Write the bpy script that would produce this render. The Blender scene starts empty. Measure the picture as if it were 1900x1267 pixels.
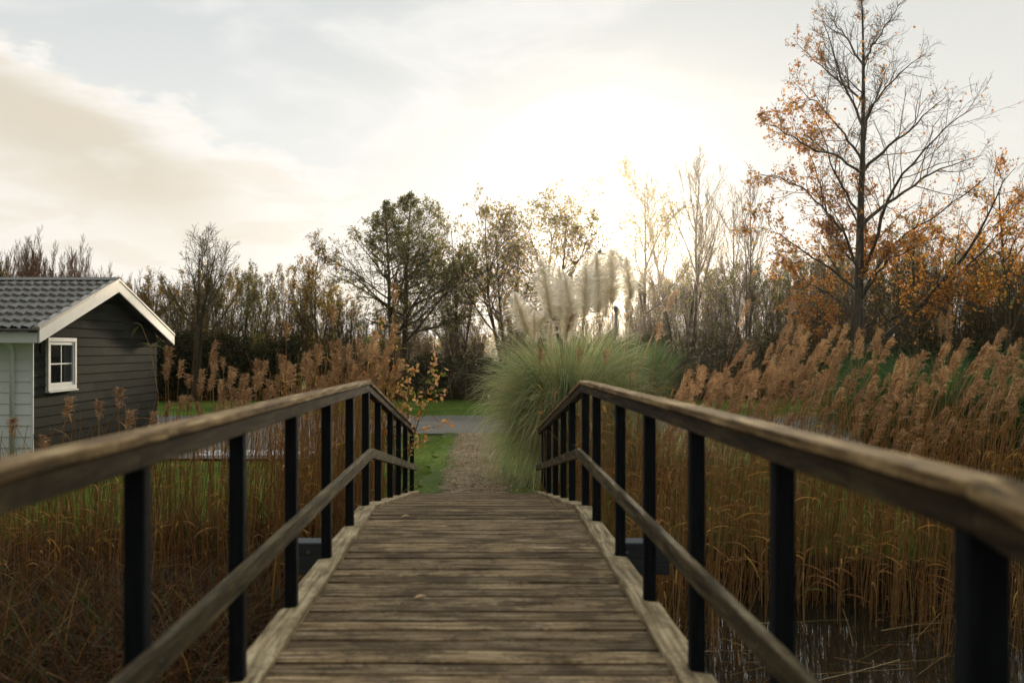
import bpy, math
import numpy as np

# ------------------------------------------------------------------ basics
F = 1800.0; CXP = 889.0; HY = 648.0; EYE = 2.13
scene = bpy.context.scene
COL = scene.collection
RNG = np.random.default_rng(11)
R = math.radians

def px(x, y, D):
    """pixel of the photograph at depth D -> world point"""
    return np.array([(x - CXP) / F * D, D, EYE - (y - HY) / F * D])

def lin(r, g, b):
    def f(c):
        c /= 255.0
        return c / 12.92 if c <= 0.04045 else ((c + 0.055) / 1.055) ** 2.4
    return (f(r), f(g), f(b), 1.0)

def norm(a):
    return a / np.maximum(np.linalg.norm(a, axis=-1, keepdims=True), 1e-9)

# ------------------------------------------------------------------ mesh builder
class MB:
    def __init__(s):
        s.v = []; s.f = []; s.t = []; s.m = []; s.n = 0
    def add(s, v, f, tint=0.5, mat=0):
        """v (N,3), f (M,k) indices; tint scalar or (N,)"""
        v = np.asarray(v, float).reshape(-1, 3); f = np.asarray(f, int)
        s.v.append(v); s.f.append(f + s.n)
        t = np.full(len(v), float(tint)) if np.isscalar(tint) else np.asarray(tint, float)
        s.t.append(t); s.m.append(np.full(len(f), mat)); s.n += len(v)
    def build(s, name, mats, parent=None, smooth=False, loc=None):
        me = bpy.data.meshes.new(name)
        V = np.concatenate(s.v); T = np.concatenate(s.t)
        li = np.concatenate([f.ravel() for f in s.f])
        tot = np.concatenate([np.full(len(f), f.shape[1]) for f in s.f])
        st = np.concatenate([[0], np.cumsum(tot)[:-1]])
        me.vertices.add(len(V)); me.vertices.foreach_set('co', V.ravel().astype(np.float32))
        me.loops.add(len(li)); me.loops.foreach_set('vertex_index', li.astype(np.int32))
        me.polygons.add(len(tot)); me.polygons.foreach_set('loop_start', st.astype(np.int32))
        me.polygons.foreach_set('loop_total', tot.astype(np.int32))
        if not isinstance(mats, (list, tuple)): mats = [mats]
        for m in mats: me.materials.append(m)
        if len(mats) > 1:
            me.polygons.foreach_set('material_index', np.concatenate(s.m).astype(np.int32))
        me.polygons.foreach_set('use_smooth', np.full(len(tot), bool(smooth)))
        a = me.attributes.new('tint', 'FLOAT', 'POINT')
        a.data.foreach_set('value', T.astype(np.float32))
        me.update(); me.validate()
        o = bpy.data.objects.new(name, me); COL.objects.link(o)
        if parent is not None: o.parent = parent
        if loc is not None: o.location = loc
        return o
    def box(s, c, size, tint=0.5, rot=None, mat=0):
        x, y, z = np.array(size) / 2
        v = np.array([[-x,-y,-z],[x,-y,-z],[x,y,-z],[-x,y,-z],[-x,-y,z],[x,-y,z],[x,y,z],[-x,y,z]])
        if rot is not None: v = v @ np.asarray(rot).T
        s.add(v + np.array(c), [[0,3,2,1],[4,5,6,7],[0,1,5,4],[1,2,6,5],[2,3,7,6],[3,0,4,7]], tint, mat)
    def bbox(s, c, size, b, tint=0.5, rot=None, mat=0):
        """box with chamfered edges"""
        h = np.array(size) / 2; b = min(b, h.min() * .45)
        V = []; 
        for sx in (-1,1):
            for sy in (-1,1):
                for sz in (-1,1):
                    sg = np.array([sx,sy,sz])
                    for a in range(3):
                        p = h - b; p[a] = h[a]
                        V.append(p * sg)
        V = np.array(V)
        idx = lambda sx,sy,sz,a: ((sx>0)*4 + (sy>0)*2 + (sz>0))*3 + a
        quads = []; tris = []
        for a in range(3):
            o1, o2 = [(1,2),(2,0),(0,1)][a]
            for sa in (-1,1):
                q = []
                for (u,w) in ((-1,-1),(1,-1),(1,1),(-1,1)):
                    g = [0,0,0]; g[a]=sa; g[o1]=u; g[o2]=w
                    q.append(idx(*g,a))
                quads.append(q if sa>0 else q[::-1])
        for a in range(3):            # edge parallel to axis a
            o1, o2 = [(1,2),(2,0),(0,1)][a]
            for s1 in (-1,1):
                for s2 in (-1,1):
                    g=[0,0,0]; g[o1]=s1; g[o2]=s2
                    g[a]=-1; p0=tuple(g); g[a]=1; p1=tuple(g)
                    q=[idx(*p0,o1),idx(*p1,o1),idx(*p1,o2),idx(*p0,o2)]
                    quads.append(q if s1*s2<0 else q[::-1])
        for sx in (-1,1):
            for sy in (-1,1):
                for sz in (-1,1):
                    t=[idx(sx,sy,sz,0),idx(sx,sy,sz,1),idx(sx,sy,sz,2)]
                    tris.append(t if sx*sy*sz>0 else t[::-1])
        if rot is not None: V = V @ np.asarray(rot).T
        n0 = s.n
        s.add(V + np.array(c), quads, tint, mat)
        s.f.append(np.array(tris) + n0); s.m.append(np.full(8, mat))
    def tubes(s, P, Rd, k=3, tint=0.5, mat=0, cap=False):
        """P (B,n,3) polylines, Rd (B,n) radii"""
        P = np.asarray(P, float); Rd = np.asarray(Rd, float)
        B, n, _ = P.shape
        T = np.empty_like(P); T[:, 1:-1] = P[:, 2:] - P[:, :-2]; T[:, 0] = P[:, 1] - P[:, 0]; T[:, -1] = P[:, -1] - P[:, -2]
        T = norm(T)
        ax = norm(P[:, -1] - P[:, 0])
        ref = np.where(np.abs(ax[:, 2:3]) < .8, np.array([[0, 0, 1.]]), np.array([[1., 0, 0]]))[:, None, :]
        U = norm(np.cross(T, np.broadcast_to(ref, T.shape))); W = np.cross(T, U)
        a = np.arange(k) / k * 2 * np.pi
        V = P[:, :, None] + Rd[:, :, None, None] * (np.cos(a)[None, None, :, None] * U[:, :, None] + np.sin(a)[None, None, :, None] * W[:, :, None])
        b = (np.arange(B) * n * k)[:, None, None]; i = (np.arange(n - 1) * k)[None, :, None]; j = np.arange(k)[None, None, :]; j2 = (j + 1) % k
        f = np.stack([b + i + j, b + i + j2, b + i + k + j2, b + i + k + j], -1).reshape(-1, 4)
        t = np.repeat(np.broadcast_to(np.asarray(tint, float), (B,)) if not np.isscalar(tint) else np.full(B, tint), n * k)
        n0 = s.n
        s.add(V.reshape(-1, 3), f, t, mat)
        if cap and B == 1:
            s.f.append(np.array([list(range(k))[::-1]]) + n0); s.m.append(np.full(1, mat))
            s.f.append(np.array([list(range(k))]) + n0 + (n - 1) * k); s.m.append(np.full(1, mat))
    def ribbons(s, P, Wd, side, tint=0.5, mat=0):
        """flat blades: P (B,n,3), Wd (B,n) half widths, side (B,3)"""
        B, n, _ = P.shape
        S = norm(side)[:, None, :] * Wd[:, :, None]
        V = np.stack([P - S, P + S], 2)
        b = (np.arange(B) * n * 2)[:, None]; i = (np.arange(n - 1) * 2)[None, :]
        f = np.stack([b + i, b + i + 1, b + i + 3, b + i + 2], -1).reshape(-1, 4)
        t = np.repeat(np.broadcast_to(np.asarray(tint, float), (B,)), n * 2)
        s.add(V.reshape(-1, 3), f, t, mat)
    def leaves(s, C, size, rng, tint, up=0.0, aspect=.55, mat=0, lobed=False, Dr=None):
        """leaf faces at C (N,3)"""
        N = len(C)
        d = norm(rng.normal(size=(N, 3)) + np.array([0, 0, up])) if Dr is None else norm(Dr)
        e = norm(np.cross(d, rng.normal(size=(N, 3)))); u = np.cross(d, e)
        sz = np.broadcast_to(size, (N,))[:, None]
        if lobed:
            a = np.array([0,.12,.3,.38,.55,.62,.8,.85,1.0,.85,.8,.62,.55,.38,.3,.12])
            w = np.array([.03,.12,.5,.2,.62,.25,.42,.15,.0,-.15,-.42,-.25,-.62,-.2,-.5,-.12])*.62
            V = C[:, None] + sz[:, None]*(a[None,:,None]*d[:,None] + w[None,:,None]*e[:,None] + (np.abs(w)*.35)[None,:,None]*u[:,None])
            k = 16
            # strip quads across the midline
            q = [[1,2,14,15],[2,3,13,14],[3,4,12,13],[4,5,11,12],[5,6,10,11],[6,7,9,10]]
            b = (np.arange(N)*k)[:,None,None]
            s.add(V.reshape(-1,3), (b+np.array(q)[None]).reshape(-1,4), np.repeat(tint*np.ones(N),k), mat)
            return
        V = np.stack([C, C + sz*(.45*d + aspect*.5*e + .08*u), C + sz*d, C + sz*(.45*d - aspect*.5*e + .08*u)], 1)
        f = (np.arange(N)*4)[:, None] + np.arange(4)[None]
        s.add(V.reshape(-1, 3), f, np.repeat(tint*np.ones(N), 4), mat)

# ------------------------------------------------------------------ object properties
def tag(o, label=None, cat=None, group=None, kind=None):
    if label: o['label'] = label
    if cat: o['category'] = cat
    if group: o['group'] = group
    if kind: o['kind'] = kind
    return o
def empty(name, loc=(0,0,0), rz=0.0):
    o = bpy.data.objects.new(name, None); COL.objects.link(o)
    o.location = tuple(float(c) for c in loc); o.rotation_euler = (0, 0, rz); o.empty_display_size = .2
    return o
def copy_tree(o, parent=None):
    c = o.copy(); COL.objects.link(c)
    if parent is not None: c.parent = parent
    for ch in [x for x in o.children]: copy_tree(ch, c)
    return c

# ------------------------------------------------------------------ materials
class NT:
    def __init__(s, mat):
        s.t = mat.node_tree; s.n = s.t.nodes; s.l = s.t.links
    def new(s, typ, **kw):
        n = s.n.new(typ)
        for k, v in kw.items():
            if k == 'inp':
                for a, b in v.items():
                    if isinstance(b, bpy.types.NodeSocket): s.l.new(b, n.inputs[a])
                    else: n.inputs[a].default_value = b
            else: setattr(n, k, v)
        return n
    def math(s, op, a, b=None, c=None, clamp=False):
        n = s.n.new('ShaderNodeMath'); n.operation = op; n.use_clamp = clamp
        for i, v in enumerate((a, b, c)):
            if v is None: continue
            if isinstance(v, bpy.types.NodeSocket): s.l.new(v, n.inputs[i])
            else: n.inputs[i].default_value = v
        return n.outputs[0]
    def mix(s, fac, a, b, mode='MIX'):
        n = s.n.new('ShaderNodeMix'); n.data_type = 'RGBA'; n.blend_type = mode
        for i, v in ((0, fac), (6, a), (7, b)):
            if isinstance(v, bpy.types.NodeSocket): s.l.new(v, n.inputs[i])
            else: n.inputs[i].default_value = v
        return n.outputs[2]
    def ramp(s, fac, stops):
        n = s.n.new('ShaderNodeValToRGB'); cr = n.color_ramp
        while len(cr.elements) < len(stops): cr.elements.new(.5)
        for e, (p, c) in zip(cr.elements, stops): e.position = p; e.color = c
        s.l.new(fac, n.inputs[0]); return n.outputs[0]
    def smooth(s, v, lo, hi):
        n = s.n.new('ShaderNodeMapRange'); n.interpolation_type = 'SMOOTHSTEP'
        s.l.new(v, n.inputs[0]); n.inputs[1].default_value = lo; n.inputs[2].default_value = hi
        return n.outputs[0]
    def noise(s, vec, scale, detail=4, rough=.55, dist=0.0):
        n = s.new('ShaderNodeTexNoise', inp={'Scale': scale, 'Detail': detail, 'Roughness': rough, 'Distortion': dist})
        if vec is not None: s.l.new(vec, n.inputs['Vector'])
        return n.outputs[0]
    def scaled(s, vec, sc, loc=(0,0,0), rot=(0,0,0)):
        n = s.new('ShaderNodeMapping', inp={'Scale': sc, 'Location': loc, 'Rotation': rot}); s.l.new(vec, n.inputs[0]); return n.outputs[0]
    def bump(s, h, strength, dist):
        n = s.new('ShaderNodeBump', inp={'Strength': strength, 'Distance': dist}); s.l.new(h, n.inputs['Height']); return n.outputs[0]

def material(name):
    m = bpy.data.materials.new(name); m.use_nodes = True; m.node_tree.nodes.clear()
    nt = NT(m); out = nt.new('ShaderNodeOutputMaterial')
    return m, nt, out
def pbsdf(nt, out, col, rough=.7, normal=None, metal=0.0, spec=None):
    b = nt.new('ShaderNodeBsdfPrincipled', inp={'Base Color': col, 'Roughness': rough, 'Metallic': metal})
    if spec is not None: b.inputs['Specular IOR Level'].default_value = spec
    if normal is not None: nt.l.new(normal, b.inputs['Normal'])
    nt.l.new(b.outputs[0], out.inputs[0]); return b

def leaf_mat(name, stops, trans=.45, rough=.6, tm=(1.45, 1.4, 1.1, 1)):
    m, nt, out = material(name)
    a = nt.new('ShaderNodeAttribute', attribute_name='tint')
    c = nt.ramp(a.outputs['Fac'], stops)
    d = nt.new('ShaderNodeBsdfPrincipled', inp={'Base Color': c, 'Roughness': rough, 'Specular IOR Level': .12})
    tc = nt.mix(1.0, c, tm, 'MULTIPLY')
    t = nt.new('ShaderNodeBsdfTranslucent', inp={'Color': tc})
    x = nt.new('ShaderNodeMixShader', inp={0: trans}); nt.l.new(d.outputs[0], x.inputs[1]); nt.l.new(t.outputs[0], x.inputs[2])
    nt.l.new(x.outputs[0], out.inputs[0]); return m

def bark_mat(name, c1, c2):
    m, nt, out = material(name)
    tc = nt.new('ShaderNodeTexCoord')
    n = nt.noise(nt.scaled(tc.outputs['Object'], (6, 6, 1.5)), 3, 5)
    c = nt.ramp(n, [(.3, c1), (.7, c2)])
    pbsdf(nt, out, c, .9, nt.bump(n, .5, .02)); return m

def wood_mat(name, dark, mid, light, axis='Y', moss=.0, grooves=0.0, rough=.85, alg=.5, spec=.12):
    """weathered timber, grain along an object axis; tint = per-board variation"""
    m, nt, out = material(name)
    tc = nt.new('ShaderNodeTexCoord'); o = tc.outputs['Object']
    st = {'Y': (26, 1.6, 26), 'X': (1.8, 26, 26), 'Z': (26, 26, 1.6)}[axis]
    at = nt.new('ShaderNodeAttribute', attribute_name='tint')
    comb = nt.new('ShaderNodeCombineXYZ'); nt.l.new(nt.math('MULTIPLY', at.outputs['Fac'], 37.0), comb.inputs[0]); nt.l.new(nt.math('MULTIPLY', at.outputs['Fac'], 17.0), comb.inputs[1])
    va = nt.new('ShaderNodeVectorMath', operation='ADD'); nt.l.new(o, va.inputs[0]); nt.l.new(comb.outputs[0], va.inputs[1])
    v = va.outputs[0]
    g = nt.noise(nt.scaled(v, st), 1.6, 6, .65)
    blot = nt.noise(v, 2.6, 5, .6)
    c = nt.ramp(g, [(.32, dark), (.5, mid), (.66, light)])
    bl = nt.smooth(nt.math('ADD', blot, nt.math('MULTIPLY', nt.math('SUBTRACT', nt.noise(v, 22, 4, .7), .5), .5)), .46, .60)
    c = nt.mix(nt.math('MULTIPLY', bl, alg), c, dark)
    speck = nt.smooth(nt.noise(v, 45, 3, .6), .56, .66)
    c = nt.mix(nt.math('MULTIPLY', speck, .5), c, dark)
    br = nt.math('MULTIPLY_ADD', at.outputs['Fac'], .8, .6)
    cb = nt.new('ShaderNodeCombineColor')
    for i in range(3): nt.l.new(br, cb.inputs[i])
    c = nt.mix(1.0, c, cb.outputs[0], 'MULTIPLY')
    h = g
    if grooves:
        sx = nt.new('ShaderNodeSeparateXYZ'); nt.l.new(o, sx.inputs[0])
        w = nt.math('SINE', nt.math('MULTIPLY', sx.outputs[1], grooves))
        ws = nt.smooth(w, -.6, .3)
        h = nt.math('ADD', nt.math('MULTIPLY', ws, 1.2), g)
        c = nt.mix(nt.math('MULTIPLY', nt.math('SUBTRACT', 1.0, ws), .85), c, dark)
    pbsdf(nt, out, c, rough, nt.bump(h, .8, .005), spec=spec); return m

BL = lambda *a: lin(*a)
M = {}
M['deck'] = wood_mat('deck_wood', lin(50,37,24), lin(154,128,90), lin(214,190,148), 'X', grooves=2*math.pi/.0125, alg=.55)
M['kerb'] = wood_mat('kerb_wood', lin(84,70,48), lin(144,127,94), lin(184,168,132), 'Y', alg=.5)
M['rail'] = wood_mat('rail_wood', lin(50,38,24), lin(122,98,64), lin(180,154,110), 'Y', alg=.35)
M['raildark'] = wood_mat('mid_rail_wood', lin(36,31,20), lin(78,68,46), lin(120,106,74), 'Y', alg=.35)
M['railshade'] = wood_mat('rail_shade_wood', lin(26,21,14), lin(62,51,34), lin(96,80,54), 'Y', alg=.35)  # rail sides toned darker than the cap: their shade painted in
m, nt, out = material('post_paint')
tc = nt.new('ShaderNodeTexCoord'); n = nt.noise(nt.scaled(tc.outputs['Object'], (30, 30, 3)), 2, 5)
pbsdf(nt, out, nt.ramp(n, [(.3, lin(15,18,20)), (.75, lin(32,36,38))]), .8, nt.bump(n, .4, .004), spec=.08); M['post'] = m
m, nt, out = material('beam_wood')
tc = nt.new('ShaderNodeTexCoord'); n = nt.noise(nt.scaled(tc.outputs['Object'], (1.5, 20, 20)), 2, 5)
sx = nt.new('ShaderNodeNewGeometry'); sz = nt.new('ShaderNodeSeparateXYZ'); nt.l.new(sx.outputs['Normal'], sz.inputs[0])
pbsdf(nt, out, nt.ramp(n, [(.3, lin(30,36,38)), (.75, lin(64,68,66))]), .7, nt.bump(n, .4, .004)); M['beam'] = m
m, nt, out = material('galvanised_steel'); pbsdf(nt, out, lin(120,124,126), .45, metal=.8); M['steel'] = m

TURF = [(.34, lin(44,52,18)), (.46, lin(66,86,28)), (.54, lin(92,114,40)), (.64, lin(124,128,58)), (.75, lin(132,118,74))]
def grass_ground():
    m, nt, out = material('turf')
    tc = nt.new('ShaderNodeTexCoord'); o = tc.outputs['Object']
    geo = nt.new('ShaderNodeNewGeometry'); sp = nt.new('ShaderNodeSeparateXYZ'); nt.l.new(geo.outputs['Position'], sp.inputs[0])
    n1 = nt.noise(o, .35, 5); n2 = nt.noise(o, 9, 6, .7); n3 = nt.noise(o, 60, 3, .7)
    a = nt.math('ADD', nt.math('MULTIPLY', n1, .45), nt.math('ADD', nt.math('MULTIPLY', n2, .35), nt.math('MULTIPLY', n3, .2)))
    c = nt.ramp(a, TURF)
    mud = nt.ramp(n2, [(.3, lin(26,20,14)), (.7, lin(58,46,32))])
    f = nt.smooth(nt.math('ADD', sp.outputs[2], nt.math('MULTIPLY', nt.math('SUBTRACT', n2, .5), .25)), -.22, -.04)
    c = nt.mix(f, mud, c)
    h = nt.math('ADD', n2, n3)
    pbsdf(nt, out, c, .95, nt.bump(h, .9, .03), spec=.04); return m
M['turf'] = grass_ground()

def ground_mat(name, stops, sc, rough=.9, bumpd=.01, patch=None, sc2=None):
    m, nt, out = material(name)
    tc = nt.new('ShaderNodeTexCoord'); o = tc.outputs['Object']
    v = nt.new('ShaderNodeTexVoronoi', inp={'Scale': sc}); nt.l.new(o, v.inputs[0])
    n = nt.noise(o, sc*.35, 6, .7); n2 = nt.noise(o, .8, 4)
    sepc = nt.new('ShaderNodeSeparateColor'); nt.l.new(v.outputs['Color'], sepc.inputs[0])
    f = nt.math('ADD', nt.math('MULTIPLY', sepc.outputs[0], .45), nt.math('ADD', nt.math('MULTIPLY', n, .3), nt.math('MULTIPLY', n2, .35)))
    c = nt.ramp(f, stops)
    if patch:
        sx = nt.new('ShaderNodeSeparateXYZ'); nt.l.new(o, sx.inputs[0])
        e = nt.math('ADD', nt.math('ABSOLUTE', nt.math('ADD', sx.outputs[0], .08)), nt.math('MULTIPLY', nt.math('SUBTRACT', nt.noise(o, 1.8, 7, .7), .5), 1.15))
        gcol = nt.ramp(nt.math('ADD', nt.math('MULTIPLY', nt.noise(o, .35, 5), .45), nt.math('ADD', nt.math('MULTIPLY', nt.noise(o, 9, 6, .7), .35), nt.math('MULTIPLY', nt.noise(o, 60, 3, .7), .2))), TURF)
        c = nt.mix(nt.smooth(e, .40, .54), c, gcol)
    h = nt.math('SUBTRACT', n, v.outputs['Distance'])
    b = pbsdf(nt, out, c, rough, nt.bump(h, .8, bumpd), spec=.08); return m
M['gravel'] = ground_mat('path_gravel', [(.3, lin(76,58,38)), (.5, lin(130,106,74)), (.68, lin(166,142,106)), (.85, lin(204,186,152))], 45, bumpd=.02, patch=True)
M['asphalt'] = ground_mat('asphalt', [(.25, lin(74,72,66)), (.6, lin(98,95,87)), (.9, lin(120,116,106))], 90, rough=.75, bumpd=.005)
M['verge'] = ground_mat('road_chippings', [(.25, lin(84,80,72)), (.55, lin(112,107,96)), (.85, lin(140,134,122))], 60, rough=.85, bumpd=.012)
M['pebble'] = ground_mat('pebble', [(.2, lin(90,76,60)), (.5, lin(140,122,100)), (.8, lin(190,178,158))], 8, bumpd=.002)

m, nt, out = material('water')
tc = nt.new('ShaderNodeTexCoord'); n = nt.noise(nt.scaled(tc.outputs['Object'], (1, 1, 1)), 7, 3)
b = pbsdf(nt, out, (.010, .011, .007, 1), .02, nt.bump(n, .08, .01)); b.inputs['IOR'].default_value = 1.5; M['water'] = m
m, nt, out = material('puddle_sheen')
tcp = nt.new('ShaderNodeTexCoord'); b = pbsdf(nt, out, (.42, .40, .36, 1), .35, nt.bump(nt.noise(tcp.outputs['Object'], 14, 4), .5, .03)); b.inputs['IOR'].default_value = 1.33; M['puddle'] = m  # pale base colour stands in for the reflected sky

def boards_mat(name, c1, c2, axis_st, rough=.6, bd=.002, spec=.3):
    m, nt, out = material(name)
    tc = nt.new('ShaderNodeTexCoord'); at = nt.new('ShaderNodeAttribute', attribute_name='tint')
    n = nt.noise(nt.scaled(tc.outputs['Object'], axis_st), 2.5, 6, .7)
    n2 = nt.noise(tc.outputs['Object'], 1.3, 4)
    f = nt.math('ADD', nt.math('MULTIPLY', n, .5), nt.math('ADD', nt.math('MULTIPLY', n2, .25), nt.math('MULTIPLY', at.outputs['Fac'], .3)))
    pbsdf(nt, out, nt.ramp(f, [(.3, c1), (.72, c2)]), rough, nt.bump(n, .5, bd), spec=spec); return m
M['cabin_white'] = boards_mat('white_board_paint', lin(222,226,226), lin(234,236,236), (1, 1, 14), .55)
M['cabin_dark'] = boards_mat('dark_stained_boards', lin(34,34,30), lin(60,60,52), (14, .8, 26), .9, .004, .06)
M['white'] = boards_mat('white_trim_paint', lin(196,196,192), lin(222,221,216), (1, 1, 1), .5, .0005)
M['roof'] = boards_mat('roof_tile_sheet', lin(84,82,76), lin(122,118,106), (3, 3, 3), .55, .001, .15)
M['trimmetal'] = boards_mat('verge_trim', lin(120,112,98), lin(150,140,124), (2, 2, 2), .45, .0005)
m, nt, out = material('window_glass')
b = pbsdf(nt, out, (.012, .014, .014, 1), .05); M['glass'] = m
m, nt, out = material('curtain'); pbsdf(nt, out, lin(120,122,120), .9); M['curtain'] = m
m, nt, out = material('interior_dark'); pbsdf(nt, out, lin(30,30,30), .9); M['dark'] = m
m, nt, out = material('grey_pole_paint'); pbsdf(nt, out, lin(118,124,128), .5); M['pole'] = m

M['bark'] = bark_mat('dark_bark', lin(48,40,24), lin(94,78,50))
M['bark_oak'] = bark_mat('oak_bark', lin(40,36,28), lin(78,72,56))
M['twig'] = bark_mat('twig_bark', lin(66,54,32), lin(112,92,56))
M['twig_warm'] = bark_mat('warm_twig_bark', lin(98,66,42), lin(142,104,70))
M['leaf_alder'] = leaf_mat('alder_leaf', [(0, lin(56,62,28)), (.5, lin(92,98,46)), (.85, lin(128,122,60)), (1, lin(156,128,56))], .55)
M['leaf_sparse'] = leaf_mat('yellow_green_leaf', [(0, lin(82,84,40)), (.5, lin(116,108,54)), (.9, lin(156,132,62)), (1, lin(176,120,50))], .5)
M['leaf_brown'] = leaf_mat('brown_green_leaf', [(0, lin(70,64,30)), (.5, lin(112,100,48)), (.85, lin(148,118,54)), (1, lin(186,134,50))], .55)
M['leaf_oak'] = leaf_mat('oak_leaf', [(0, lin(112,70,30)), (.4, lin(160,102,42)), (.75, lin(192,138,60)), (.92, lin(212,160,60)), (1, lin(130,132,56))], .5)
M['leaf_hedge'] = leaf_mat('hedge_leaf', [(0, lin(34,42,20)), (.6, lin(54,58,28)), (1, lin(92,74,36))], .25)
M['reed_stem'] = leaf_mat('reed_stem', [(0, lin(118,84,48)), (.4, lin(156,118,70)), (.75, lin(182,148,96)), (.92, lin(204,178,132)), (1, lin(110,108,58))], .25)
M['reed_leaf'] = leaf_mat('reed_leaf', [(0, lin(112,70,34)), (.35, lin(154,104,54)), (.6, lin(188,140,80)), (.8, lin(200,160,66)), (1, lin(96,104,44))], .5)
M['reed_plume'] = leaf_mat('reed_plume', [(0, lin(112,82,60)), (.5, lin(170,134,102)), (1, lin(222,196,162))], .5)
M['sedge'] = leaf_mat('sedge_leaf', [(0, lin(46,28,15)), (.35, lin(82,50,26)), (.55, lin(100,66,34)), (.75, lin(60,60,28)), (.93, lin(58,74,30)), (1, lin(136,102,50))], .35)
M['pampas_leaf'] = leaf_mat('pampas_leaf', [(0, lin(104,120,80)), (.5, lin(166,176,132)), (.85, lin(200,200,158)), (1, lin(208,188,134))], .4)
M['pampas_green'] = leaf_mat('pampas_green_leaf', [(0, lin(48,80,40)), (.5, lin(78,110,60)), (.9, lin(120,138,88)), (1, lin(170,160,110))], .4)
M['pampas_dark'] = leaf_mat('pampas_dark_leaf', [(0, lin(36,64,36)), (.6, lin(64,96,52)), (1, lin(116,136,80))], .4)
M['pampas_plume'] = leaf_mat('pampas_plume', [(0, lin(236,228,210)), (.5, lin(246,241,230)), (1, lin(250,248,242))], .6, tm=(1.05, 1.02, .97, 1))
M['grass'] = leaf_mat('grass_blade', [(0, lin(58,84,22)), (.5, lin(90,120,36)), (.88, lin(124,142,52)), (1, lin(165,146,84))], .5, .9, (1.35, 1.35, .8, 1))
M['leaf_dead'] = leaf_mat('fallen_leaf', [(0, lin(120,84,48)), (1, lin(196,164,120))], .2)
M['leaf_shrub'] = leaf_mat('shrub_leaf', [(0, lin(160,120,84)), (.55, lin(206,168,124)), (.7, lin(200,120,40)), (.8, lin(110,120,44)), (1, lin(72,102,36))], .5)

# ------------------------------------------------------------------ terrain
def sstep(x, a, b):
    t = np.clip((x - a) / (b - a), 0, 1); return t * t * (3 - 2 * t)
def gz(x, y):
    x = np.asarray(x, float); y = np.asarray(y, float)
    yt = 11.5 - .35 * np.tanh(x / 4) + .18 * np.sin(x * .9) + .1 * np.sin(x * 2.3 + 1)
    far = sstep(y, yt - 1.9, yt)
    near = 1 - sstep(y, -1.6, .2)
    b = np.maximum(far, near)
    marsh = sstep(-x, 1.15, 1.9) * sstep(y, 4.6, 6.2) * .52 * (1 + .05 * np.sin(3 * x) * np.sin(2.3 * y))
    return (-.95 + marsh) * (1 - b) + (.02 * np.sin(x * 1.1 + y * .7) * np.sin(y * .9) - .012) * far * sstep(y, 11, 13) 
xs = np.unique(np.concatenate([np.linspace(-400, -30, 20), np.linspace(-30, -12, 30), np.linspace(-12, 12, 121), np.linspace(12, 30, 30), np.linspace(30, 400, 20)]))
ys = np.unique(np.concatenate([np.linspace(-60, -3, 12), np.linspace(-3, 13, 90), np.linspace(13, 45, 60), np.linspace(45, 900, 24)]))
X, Y = np.meshgrid(xs, ys)
mb = MB(); nx = len(xs); ny = len(ys)
i, j = np.meshgrid(np.arange(nx - 1), np.arange(ny - 1)); b = (j * nx + i).ravel()
mb.add(np.stack([X, Y, gz(X, Y)], -1).reshape(-1, 3), np.stack([b, b + 1, b + nx + 1, b + nx], -1))
tag(mb.build('ground', M['turf'], smooth=True), 'flat green lawn with a bank falling to the ditch', kind='structure')

def sheet(name, outline_l, outline_r, ysamp, z, mat, label, nxs=14):
    """strip between two x(y) outlines"""
    V = []
    for y in ysamp:
        xl, xr = outline_l(y), outline_r(y)
        for k in range(nxs):
            x = xl + (xr - xl) * k / (nxs - 1); V.append((x, y, z))
    n = len(ysamp)
    f = [[a * nxs + c, a * nxs + c + 1, (a + 1) * nxs + c + 1, (a + 1) * nxs + c] for a in range(n - 1) for c in range(nxs - 1)]
    mm = MB(); mm.add(V, f); return tag(mm.build(name, mat), label, kind='structure')
mb = MB(); mb.add([(-80, 1.0, -.5), (80, 1.0, -.5), (80, 10.9, -.5), (-80, 10.9, -.5)], [[0, 1, 2, 3]])
tag(mb.build('water', M['water']), 'dark still ditch water under the footbridge', kind='structure')
wob = lambda y, s: .05 * math.sin(y * 3.1 + s) + .035 * math.sin(y * 7.7 + 2 * s) + .02 * math.sin(y * 17 + s)
sheet('path', lambda y: -.08 - .8 + wob(y, 0) - .06 * max(0, 16 - y), lambda y: -.08 + .8 + wob(y, 2) + .05 * max(0, 16 - y), list(np.linspace(13.9, 24.5, 110)), .022, M['gravel'], 'narrow gravel path between lawns')
sheet('road', lambda y: -90, lambda y: 90, [28.4, 31.0], .016, M['asphalt'], 'grey asphalt road crossing behind the lawn', 40)
sheet('road_edge', lambda y: -90, lambda y: 90, [24.3, 28.4], .020, M['verge'], 'lighter chippings strip along the near side of the road', 40)
sheet('gravel_yard', lambda y: -6.9 - .5 * math.sin(y * .9), lambda y: -2.9 - .1 * math.sin(y * 1.3), list(np.linspace(18.7, 24.35, 30)), .024, M['verge'], 'grey gravel yard beside the cabin')
sheet('gravel_yard', lambda y: 6.6 + .3 * math.sin(y * 1.1), lambda y: 17 + .4 * math.sin(y), list(np.linspace(18.3, 24.35, 30)), .024, M['verge'], 'gravel yard behind the right reed bed')
def puddle(cx, cy, rx, ry, label):
    a = np.linspace(0, 2 * np.pi, 48, endpoint=False)
    r = 1 + .18 * np.sin(3 * a + cx) + .1 * np.sin(5 * a + 1)
    V = np.stack([cx + rx * r * np.cos(a), cy + ry * r * np.sin(a), np.full(48, .0285)], -1)
    mm = MB(); mm.add(V, [list(range(48))]); tag(mm.build('puddle', M['puddle']), label, kind='structure')
puddle(-4.6, 19.75, 1.2, .55, 'bright puddle on the gravel yard by the cabin')
puddle(10.7, 19.4, .9, .25, 'puddle glinting behind the right reeds')

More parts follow.
